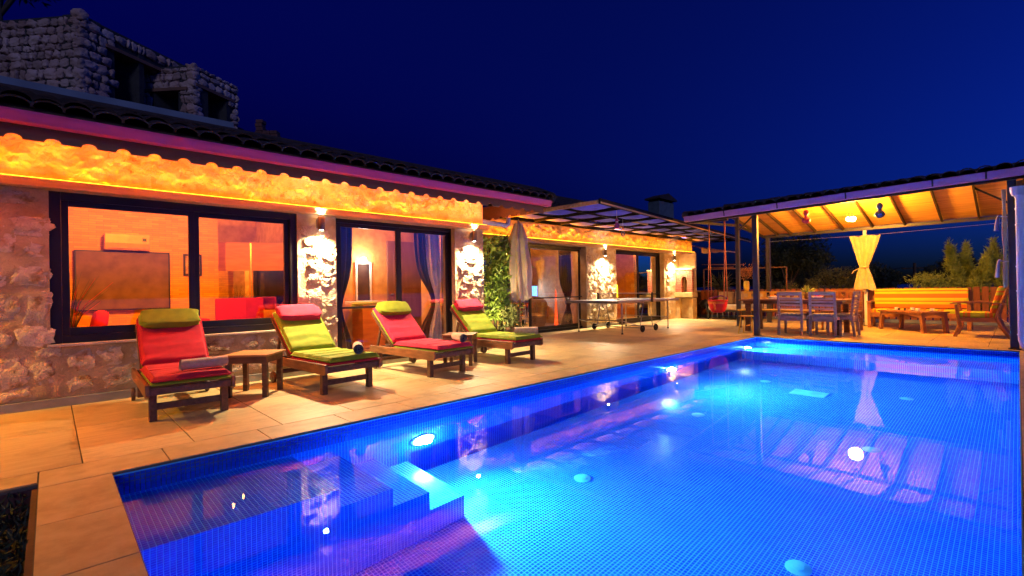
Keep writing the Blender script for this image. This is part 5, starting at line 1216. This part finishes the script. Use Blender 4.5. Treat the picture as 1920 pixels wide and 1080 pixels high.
# ---------------------------------------------------------------- sun loungers
def lounger(loc, rz, lab, up_m, dn_m, pil_m):
    t = thing('sun_lounger', lab, 'sun lounger', loc, rz, group='wooden sun loungers along the pool')
    # local: head towards +y, foot end y=0
    for s in (-1, 1):
        MB().prism([(0.0, .235), (0.03, .215), (1.38, .225), (1.42, .24), (1.42, .315), (0, .325)], 'x', s*.295, s*.325).build('side_rail', teakl, t, .006)
        l = MB().b2(s*.262-.03*0-.028, s*.262+.028, .13, .19, 0, .26).build('front_leg', teak, t, .005)
        MB().b2(s*.262-.025, s*.262+.025, 1.24, 1.30, .03, .24).build('rear_leg', teak, t, .005)
        w = MB().lathe([(.062, -.015), (.066, -.01), (.066, .01), (.062, .015), (.02, .018), (.02, -.018)], (s*.318, 1.30, .066), 20, Matrix.Rotation(R(90), 3, 'Y')).build('wheel', teak, t, smooth='auto')
    MB().b2(-.234, .234, .145, .175, .09, .145).build('stretcher', teak, t, .004); MB().b2(-.235, .235, 1.255, 1.285, .10, .15).build('stretcher', teak, t, .004)
    [MB().b2(-.294, .294, q, q+.03, .235, .295).build('end_rail', teak, t, .004) for q in (.02, 1.34)]
    for k in range(9): MB().b2(-.29, .29, .06+k*.10, .13+k*.10, .298, .314).build('seat_slat', teak, t, .002)
    HY, HZ, AN = .93, .325, R(42)
    Mr = Matrix.Rotation(AN, 3, 'X')
    for s in (-1, 1): fr = MB().box(Mr @ Vector((s*.27, .33, -.012)) + Vector((0, HY, HZ)), (.035, .66, .028), Mr).build('back_rail', teak, t, .003)
    for k in range(7): MB().box(Mr @ Vector((0, .05+k*.095, .004)) + Vector((0, HY, HZ)), (.50, .06, .014), Mr).build('slat', teak, fr, .002)
    for s in (-1, 1):
        top = Mr @ Vector((s*.25, .40, -.03)) + Vector((0, HY, HZ)); MB().bar(top, (s*.25, 1.34, .29), .022, .035).build('prop', teak, t, .002)
    def pad(c, d, Mx, mat, name, bev=.018):
        b = MB().box((0, 0, 0), d, Mx); cc = Vector(c); b.v = [v+cc for v in b.v]; return b.build(name, mat, t, bev, smooth='auto', seg=3)
    I = Matrix.Identity(3)
    # two-coloured cushions: upper cloth over a contrasting underside
    def puff(x0, x1, y0, y1, z0, z1, Mx, o, mat, name, seed):
        W, L, H = x1-x0, y1-y0, z1-z0
        b = MB(); nu, nv = 22, 34
        def top(u, v):
            ex = min(u, 1-u)*W; ey = min(v, 1-v)*L; e = min(1, min(ex, ey)/.035); e = math.sin(e*math.pi/2)
            wr = noise.noise(Vector((u*2.2+seed, v*11, seed*.7)))*.006 + .0045*math.sin(v*L*38+noise.noise(Vector((u*2, v*2, seed)))*3)*(.5+.5*noise.noise(Vector((u*1.3, v*4, seed+5))))
            p = Vector((x0+W*u, y0+L*v, z0+H*(.25+.75*e)+wr*e)); return Mx @ p + o
        def bot(u, v): p = Vector((x0+W*u, y0+L*v, z0)); return Mx @ p + o
        b.grid(top, nu, nv); k = len(b.v); b.grid(bot, nu, nv)
        n1 = nu+1
        per = [i for i in range(nu+1)] + [j*n1+nu for j in range(1, nv+1)] + [nv*n1+i for i in range(nu-1, -1, -1)] + [j*n1 for j in range(nv-1, 0, -1)]
        for a, c in zip(per, per[1:]+per[:1]): b.f.append((a, c, c+k, a+k)); b.mi.append(0)
        return b.build(name, mat, t, smooth='auto')
    O = Vector((0, 0, 0)); OB = Vector((0, HY, HZ+.0))
    puff(-.285, .285, -.02, .90, .316, .352, I, O, dn_m, 'seat_underside', 1)
    puff(-.285, .285, -.025, .90, .345, .392, I, O, up_m, 'seat_cushion', loc[0])
    puff(-.275, .275, .03, .68, .016, .045, Mr, OB, dn_m, 'back_underside', 2)
    puff(-.275, .275, .035, .685, .040, .085, Mr, OB, up_m, 'back_cushion', loc[0]+3)
    def piping(x0, x1, y0, y1, z, Mx, o, mat):
        c = .03; P = [(x0+c, y0), (x1-c, y0), (x1, y0+c), (x1, y1-c), (x1-c, y1), (x0+c, y1), (x0, y1-c), (x0, y0+c), (x0+c, y0)]
        MB().tube([Mx @ Vector((p[0], p[1], z)) + o for p in P], .0055, 6).build('piping', mat, t, smooth=True)
    piping(-.288, .288, -.028, .903, .356, I, O, up_m); piping(-.278, .278, .032, .688, .052, Mr, OB, up_m)
    for q in (.22, .44, .66): MB().tube([(-.26, q, .3925), (-.1, q+.004, .391), (.1, q-.003, .392), (.26, q, .3925)], .0035, 5).build('seam', dn_m if q == 9 else up_m, t)
    b = MB(); b.blob((0, 0, 0), (.52, .22, .10), 4, int(loc[0]*3)+3, .06, .42)
    cc = Mr @ Vector((0, .60, .118)) + OB; b.v = [Mr @ v + cc + Vector((0, 0, .006*noise.noise(v*18))) for v in b.v]; b.build('pillow', pil_m, t, smooth=True)
    for s in (-1, 1): MB().tube([Mr @ Vector((s*.12, .68, .12)) + OB, Mr @ Vector((s*.12, .71, .06)) + OB, Mr @ Vector((s*.12, .62, -.02)) + OB], .008, 5).build('pillow_strap', dn_m, t)
    return t
L_ = [((.87, 4.86, 0), R(-2), 'sun lounger nearest the camera with red cushion and green pillow', red_f, green_f, green_f),
      ((2.31, 4.83, 0), R(4), 'lime green sun lounger with pink pillow beside the wooden side table', green_f, red_f, pink_f),
      ((3.62, 4.83, 0), R(4), 'pink sun lounger with lime pillow in front of the sliding door', pink_f, green_f, green_f),
      ((4.95, 4.86, 0), R(2), 'farthest lime sun lounger with pink pillow by the climbing shrub', green_f, red_f, pink_f)]
for a in L_: lounger(*a)
def towel(x, y, z, ang, lab, r=.055, l=.34):
    t = thing('rolled_towel', lab, 'towel', (x, y, z+r), ang, group='rolled towels on the loungers')
    n = 90; b = MB()
    def sp(u, v):
        th = u*math.pi*2*3.6; rr = r*(.22+.78*(u*3.6)/3.6); return (-l/2+l*v+.004*math.sin(th*1.3), rr*math.cos(th), rr*math.sin(th)+.0)
    b.grid(sp, n, 8); b.build('cloth', towel_m, t, smooth=True)
    MB().lathe([(r*.93, -l/2+.012), (0, -l/2+.012)], (0, 0, 0), 20, Matrix.Rotation(R(90), 3, 'Y')).build('inner_fold', towel_in, t)
    return t
towel(.99, 5.03, .392, R(4), 'rolled beige towel across the foot of the red lounger', .052, .36)
towel(2.43, 5.0, .392, R(66), 'rolled towel on the lime lounger by the side table')
towel(3.83, 5.02, .392, R(72), 'rolled towel on the pink lounger')
towel(5.05, 5.0, .392, R(138), 'rolled towel on the farthest lime lounger')
def sidetable(loc, rz, lab, slats):
    t = thing('side_table', lab, 'side table', loc, rz)
    if slats:
        for k in range(6): MB().box((-.185+.074*k, 0, .425), (.062, .44, .018)).build('top_slat', teakl, t, .003)
    else:
        for k in range(5): MB().box((-.184+.092*k, 0, .425), (.090, .46, .02)).build('top_board', pm('honey_wood_top', (.42, .22, .07), .4, (.34, .16, .05), 4, stretch=(6, 1, 1)) if k == 0 else MATS['honey_wood_top'], t, .002)
    MB().b2(-.20, .20, -.205, -.185, .345, .413).b2(-.20, .20, .185, .205, .345, .413).b2(-.205, -.185, -.185, .185, .345, .413).b2(.185, .205, -.185, .185, .345, .413).build('apron', teak, t, .003)
    for sx in (-1, 1):
        for sy in (-1, 1): MB().b2(sx*.18-.024, sx*.18+.024, sy*.18-.024, sy*.18+.024, 0, .414).build('leg', teak, t, .004)
sidetable((1.56, 5.58, 0), R(50), 'square wooden side table between the red and lime loungers', False)
sidetable((4.26, 5.55, 0), R(40), 'slatted wooden side table between the pink lounger and the farthest one', True)

# ---------------------------------------------------------------- closed parasol
parasolm = pm('parasol_canvas', (.66, .54, .38), .85, (.58, .47, .32), 9, bump=.15, bscale=120, bdist=.003)
t = thing('closed_parasol', 'closed ecru parasol standing by the lounge door', 'parasol', (7.08, 7.18, 0))
MB().lathe([(.0, 0), (.24, 0), (.24, .05), (.05, .06), (.035, .08), (.035, .28), (0, .28)], (0, 0, 0), 24).build('base', blackp, t, smooth='auto')
MB().cyl((0, 0, .28), (0, 0, 2.46), .021).build('pole', pine, t, smooth='auto')
def um(u, v, z0=.84, z1=2.12):
    z = z0+(z1-z0)*v; th = u*2*math.pi
    w = .155+.05*math.sin((1-v)*2.6)**2+.05*max(0, .25-v)*4
    r = w*(1+.26*math.cos(8*th+v*1.2)+.08*math.cos(3*th+v*6)); 
    return (r*math.cos(th), r*math.sin(th), z + (.035*math.cos(8*th) if v < .02 else 0) + .02*math.cos(th)*(1-v))
MB().grid(lambda u, v: um(u, v), 120, 30).build('canopy', parasolm, t, smooth=True)
MB().grid(lambda u, v: tuple(Vector(um(u, 1, 0, 0)).xy.to_3d()*(1.06-.62*v**1.1)*(1 if v > .1 else 1) + Vector((0, 0, 2.09+.34*v))), 120, 10).build('top_flap', parasolm, t, smooth=True)
MB().lathe([(.05, 2.42), (.03, 2.46), (.012, 2.5), (0, 2.52)], (0, 0, 0), 12).build('finial', parasolm, t, smooth=True)
MB().tube([(.02, -.03, 1.2), (.07, -.10, .6), (.06, -.06, .3)], .006, 5).build('cord', rope_w, t)

# ---------------------------------------------------------------- table tennis table
t = thing('table_tennis_table', 'folding table tennis table on wheels in front of the rough stone pier', 'table tennis table', (10.35, 6.80, 0))
for s in (-1, 1): 
    top = MB().b2(s*.008, s*1.37, -.762, .762, .742, .762).build('table_half', pptop, t, .003)
    MB().b2(s*.008, s*1.365, -.755, -.735, .705, .741).b2(s*.008, s*1.365, .735, .755, .705, .741).b2(s*1.345-.01, s*1.345+.01, -.735, .735, .705, .741).build('rim_frame', steel, top)
    for y in (-.62, .62):
        MB().tube([(s*.72, y, .73), (s*.98, y, .735), (s*1.03, y, .70), (s*1.03, y, .02)], .014, 8).build('leg', steel, t, smooth=True)
        MB().lathe([(.028, 0), (.022, .02), (.014, .03)], (s*1.03, y, 0), 12).build('foot', blackp, t)
        MB().tube([(s*.28, y, .12), (s*.12, y, .70)], .011, 8).build('undercarriage_strut', steel, t)
        MB().tube([(s*.28, y, .14), (s*1.03, y, .30)], .010, 8).build('brace', steel, t)
        wy = y*1.12
        w = MB().lathe([(.078, -.016), (.082, -.01), (.082, .01), (.078, .016), (.062, .014), (.062, -.014)], (s*.30, wy, .082), 28, Matrix.Rotation(R(90), 3, 'X')).build('wheel', rubberm, t, smooth='auto')
        for k in range(3):
            a = k*2.094+.5; MB().bar((s*.30, wy, .082), (s*.30+.066*math.cos(a), wy, .082+.066*math.sin(a)), .014, .018).build('spoke', blackp, w)
        MB().cyl((s*.30, wy-.02, .082), (s*.30, wy+.02, .082), .018).build('wheel_hub', blackp, w)
    MB().bar((s*.30, -.69, .10), (s*.30, .69, .10), .02).build('axle', steel, t); MB().bar((s*1.03, -.62, .30), (s*1.03, .62, .30), .018).build('crossbar', steel, t)
MB().b2(-.02, .02, -.80, -.765, .70, .93).build('net_post', blackp, t, .004); MB().b2(-.02, .02, .765, .80, .70, .93).build('net_post', blackp, t, .004)
netm = glass_mat('net_mesh', (.55, .55, .55), 0.2)
MB().add([(0, -.765, .765), (0, .765, .765), (0, .765, .91), (0, -.765, .91)], [(0, 1, 2, 3)]).build('net', netm, t); MB().b2(-.004, .004, -.765, .765, .908, .920).build('net_tape', white, t)
for k in range(30): pass
for x, y, c, lab in ((10.2, 6.9, blackp, 'black and dark bat lying on the table by the net'), (10.75, 6.25, redplast, 'red bat lying at the near edge of the table')):
    p = thing('table_tennis_bat', lab, 'bat', (x, y, .763)); MB().lathe([(0, 0), (.075, 0), (.078, .006), (.075, .012), (0, .012)], (0, 0, 0), 22).build('blade', c, p, smooth='auto'); MB().bar((.07, 0, .006), (.17, .02, .006), .026, .02).build('handle', pine, p)

# ---------------------------------------------------------------- trees and utility pole
def tree(name, lab, cat, x, y, z, w, h, n, mat, ls=.12, lw=.06, trunk=True, lobes=9, shape='round', zbase=-.6):
    t = thing(name, lab, cat, (x, y, zbase))
    zb = z-zbase
    th = max(.2, zb+h*.3)
    b = MB().tube([(0, 0, 0), (.03*h, .02*h, th*.5), (-.02*h, .0, th)], [.05*w+.02, .04*w+.02, .02*w+.01], 8)
    cs = []
    for k in range(lobes):
        if shape == 'cone': f = (k+.5)/lobes; a = random.uniform(0, 6.28); rr = w*random.uniform(.12, .36)*(1-f)**.7; cs.append((rr*math.cos(a)+w*.12*f, rr*math.sin(a)+w*.10*math.sin(f*5+x*9)*f, zb+h*(.05+.88*f), w*.20*(1.10-f), h*random.uniform(.07, .13)))
        else: a = random.uniform(0, 6.28); rr = w*.32*random.random()**.5; f = random.uniform(.1, .85); cs.append((rr*math.cos(a), rr*math.sin(a), zb+h*f, w*random.uniform(.16, .27), h*random.uniform(.13, .22)))
    for c in cs[:6]: b.tube([(0, 0, th*.8), (c[0]*.6, c[1]*.6, (th*.8+c[2])/2), c[:3]], [.018*w, .01*w, .004*w], 5)
    b.build('trunk', bark, t, smooth=True)
    def sm():
        c = random.choice(cs); v = Vector((random.gauss(0, 1), random.gauss(0, 1), random.gauss(0, 1))); v.normalize(); v *= random.uniform(.45, 1.25)
        return (c[0]+v.x*c[3], c[1]+v.y*c[3], c[2]+v.z*c[4])
    V, F = leafcards(n, sm, ls, lw, upb=.9 if shape == 'cone' else .2)
    link('crown', npmesh('crown', V, F, mat), t); return t
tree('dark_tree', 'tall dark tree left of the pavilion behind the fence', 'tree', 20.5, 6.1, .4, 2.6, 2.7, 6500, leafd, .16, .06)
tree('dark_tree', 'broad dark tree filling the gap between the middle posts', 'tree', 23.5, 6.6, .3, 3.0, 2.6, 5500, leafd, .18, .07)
tree('olive_bush', 'olive green bush lit at the fence behind the dining chairs', 'bush', 17.8, 4.9, .0, 1.1, 1.35, 3500, leafm, .09, .03, lobes=8)
tree('olive_bush', 'rounded olive bush behind the dining table plant', 'bush', 19.4, 4.0, .1, 2.1, 1.65, 6000, leafm, .09, .035, lobes=12)
tree('dark_tree', 'slim dark tree hidden behind the gathered curtain', 'tree', 20.5, 3.3, .3, 1.0, 1.9, 2500, leafd, .12, .05)
tree('dark_shrub', 'dark feathery shrub just right of the gathered curtain', 'shrub', 22.5, 3.25, .4, 1.0, 1.2, 1800, leafd, .14, .04)
tree('dark_shrub', 'dark shrub right of the utility pole on the skyline', 'shrub', 27, 2.35, .4, 1.5, 1.5, 2200, leafd, .16, .06)
tree('dark_shrub', 'second dark shrub on the skyline next to the first conifer', 'shrub', 30, 1.85, .6, 1.5, 1.7, 2200, leafd, .16, .06)
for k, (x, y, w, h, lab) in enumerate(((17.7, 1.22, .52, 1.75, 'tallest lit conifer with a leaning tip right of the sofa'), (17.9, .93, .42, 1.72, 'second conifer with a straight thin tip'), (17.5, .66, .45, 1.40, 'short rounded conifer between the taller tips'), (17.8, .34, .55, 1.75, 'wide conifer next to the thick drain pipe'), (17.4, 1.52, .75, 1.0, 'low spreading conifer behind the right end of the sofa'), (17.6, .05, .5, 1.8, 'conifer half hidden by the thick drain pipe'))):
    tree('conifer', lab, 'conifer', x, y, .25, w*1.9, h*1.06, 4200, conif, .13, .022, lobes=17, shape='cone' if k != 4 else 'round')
t = thing('utility_pole', 'dark utility pole with wires on the skyline', 'utility pole', (30, 3.42, -1)); MB().cyl((0, 0, 0), (0, 0, 3.0), .09, .06).build('pole', bark, t); MB().bar((0, -.5, 2.75), (0, .5, 2.75), .06).build('crossarm', bark, t)
MB().tube([(0, .45, 2.8), (6, 6, 2.2), (10, 14, 2.8)], .012, 4).tube([(0, -.45, 2.8), (4, -7, 2.4), (8, -14, 2.8)], .012, 4).build('wire', blackp, t)

# ================================================================== ruined stone tower on the slope behind
D0 = fw.copy()          # horizontal forward direction
Ru = rt.copy()
def frm(px, depth):     # horizontal position at a picture column and depth
    v = D0*depth + Ru*(depth*(px-960)/FPX); return Vector((v.x, v.y, 0))
def tower(name, lab, corner, ud, vd, du, dv, z0, z1, ops_u, ops_v, th=.35):
    """corner: xy; ud: unit dir of left face (from the corner), vd: unit dir of the right face; ops: list of (a0,a1,zb,zt) openings"""
    t = thing(name, lab, 'stone building', (corner.x, corner.y, 0)); o0 = Vector((corner.x, corner.y, 0))
    for (d, other, L, ops) in ((ud, vd, du, ops_u), (vd, ud, dv, ops_v)):
        ang = math.atan2(d.y, d.x); inn = other; nrm = -inn*.0
        cuts = sorted(set([0, L]+[a for o in ops for a in o[:2]]))
        M = Matrix(((d.x, inn.x, 0), (d.y, inn.y, 0), (0, 0, 1)))
        for a, b_ in zip(cuts, cuts[1:]):
            mid = (a+b_)/2; op = next((o for o in ops if o[0] <= mid <= o[1]), None)
            spans = [(z0, z1)] if not op else [(z0, op[2]), (op[3], z1)]
            for (za, zb) in spans:
                if zb-za < .02: continue
                b = MB(); 
                vs = [M @ Vector((p, q, r)) + o0 for r in (za, zb) for q in (0.03, th) for p in (a, b_)]
                b.add(vs, [(0, 2, 3, 1), (4, 5, 7, 6), (0, 1, 5, 4), (2, 6, 7, 3), (0, 4, 6, 2), (1, 3, 7, 5)]); b.build('masonry_core', darkmortar, t, world=True)
        def mp(u, z, d=d): q = Vector((corner.x, corner.y, 0))+d*u; return (q.x+inn.x*.03, q.y+inn.y*.03, z)
        rubble_course(t, 0.02, L, z0, z1, mp, .17, .155, .020, .13, STONE_T, .36, 300, lambda u, z: any(o[0]-.03 < u < o[1]+.03 and o[2]-.05 < z < o[3]+.02 for o in ops), ang)
        for op in ops:
            vs = [M @ Vector((p, q, r)) + o0 for r in (op[3]-.07, op[3]-.005) for q in (-.05, th) for p in (op[0]-.2, op[1]+.1)]
            MB().add(vs, [(0, 2, 3, 1), (4, 5, 7, 6), (0, 1, 5, 4), (2, 6, 7, 3), (0, 4, 6, 2), (1, 3, 7, 5)]).build('lintel', bark if False else pm('rust_brown_lintel', (.22, .10, .06), .8) if 'rust_brown_lintel' not in MATS else MATS['rust_brown_lintel'], t, world=True)
    q = o0 + (ud*.5+vd*.5).normalized()*min(du, dv)*.55
    for (d, other, L) in ((ud, vd, dv), (vd, ud, du)):
        p = o0 + Vector((other.x, other.y, 0))*min(L, 1.5)*.75
        e_ = p + Vector((d.x, d.y, 0))*(du if d is ud else dv)
        MB().bar((p.x, p.y, (z0+z1)/2-.1), (e_.x, e_.y, (z0+z1)/2-.1), .12, z1-z0-.2).build('inner_wall', darkmortar, t, world=True)
    # quoins at the corner
    z = z0
    while z < z1-.1:
        h = random.uniform(.15, .2); o = link('quoin', random.choice(STONE_T), t); o.location = Vector((corner.x, corner.y, z+h/2)) - o0 + Vector((ud+vd)*.06).to_3d()*1.0; o.rotation_euler = (0, 0, math.atan2(ud.y, ud.x)); o.scale = (.20, .20, h*.95); z += h
    return t
a1 = R(14.8)
vdir = (D0*math.cos(a1)+Ru*math.sin(a1)).normalized(); udir = (-Ru*math.cos(a1)+D0*math.sin(a1)*.35).normalized()
cA = frm(157, 8.8)
tower('ruined_tower', 'roofless rubble stone tower behind the roof at the upper left', cA, udir, vdir, 2.2, 2.9, 4.0, 6.22, [], [(.62, 2.6, 4.0, 5.88)])
cB = frm(369, 10.2)
tower('ruined_tower', 'lower ruined stone storey with openings right of the tall tower', cB, udir, vdir, 1.25, 1.18, 3.9, 5.92, [(.32, .98, 3.9, 5.45)], [(.22, .92, 3.9, 5.55)])
cC = frm(440, 11.8)
tower('ruined_wall', 'low dark rubble wall stepping down towards the brick stack', cC, udir, vdir, .4, 1.2, 4.2, 5.2, [], [])
t = thing('brick_stack', 'stepped dark red brick stack on the roof skyline', 'brick stack', tuple(frm(520, 12.0)+Vector((0, 0, 4.55))))
Md = Matrix(((Ru.x, D0.x, 0), (Ru.y, D0.y, 0), (0, 0, 1)))
BK2 = MB().box((0, 0, 0), (.17, .2, .085), Md).mesh('brick', darkbrick, bevel=.006, seg=1)
for r in range(13):
    for c in range(5):
        top = (12, 9, 9, 6, 6)[c]
        if r < top: o = link('brick', BK2, t); o.location = Md @ Vector((-.36+c*.18+(.02 if r % 2 else 0), 0, r*.092-.25))
tree('dark_tree', 'black tree crown above the tower at the top left corner', 'tree', -.8, 16.2, 8.1, 2.4, 1.9, 6000, leafd, .2, .08, zbase=3)
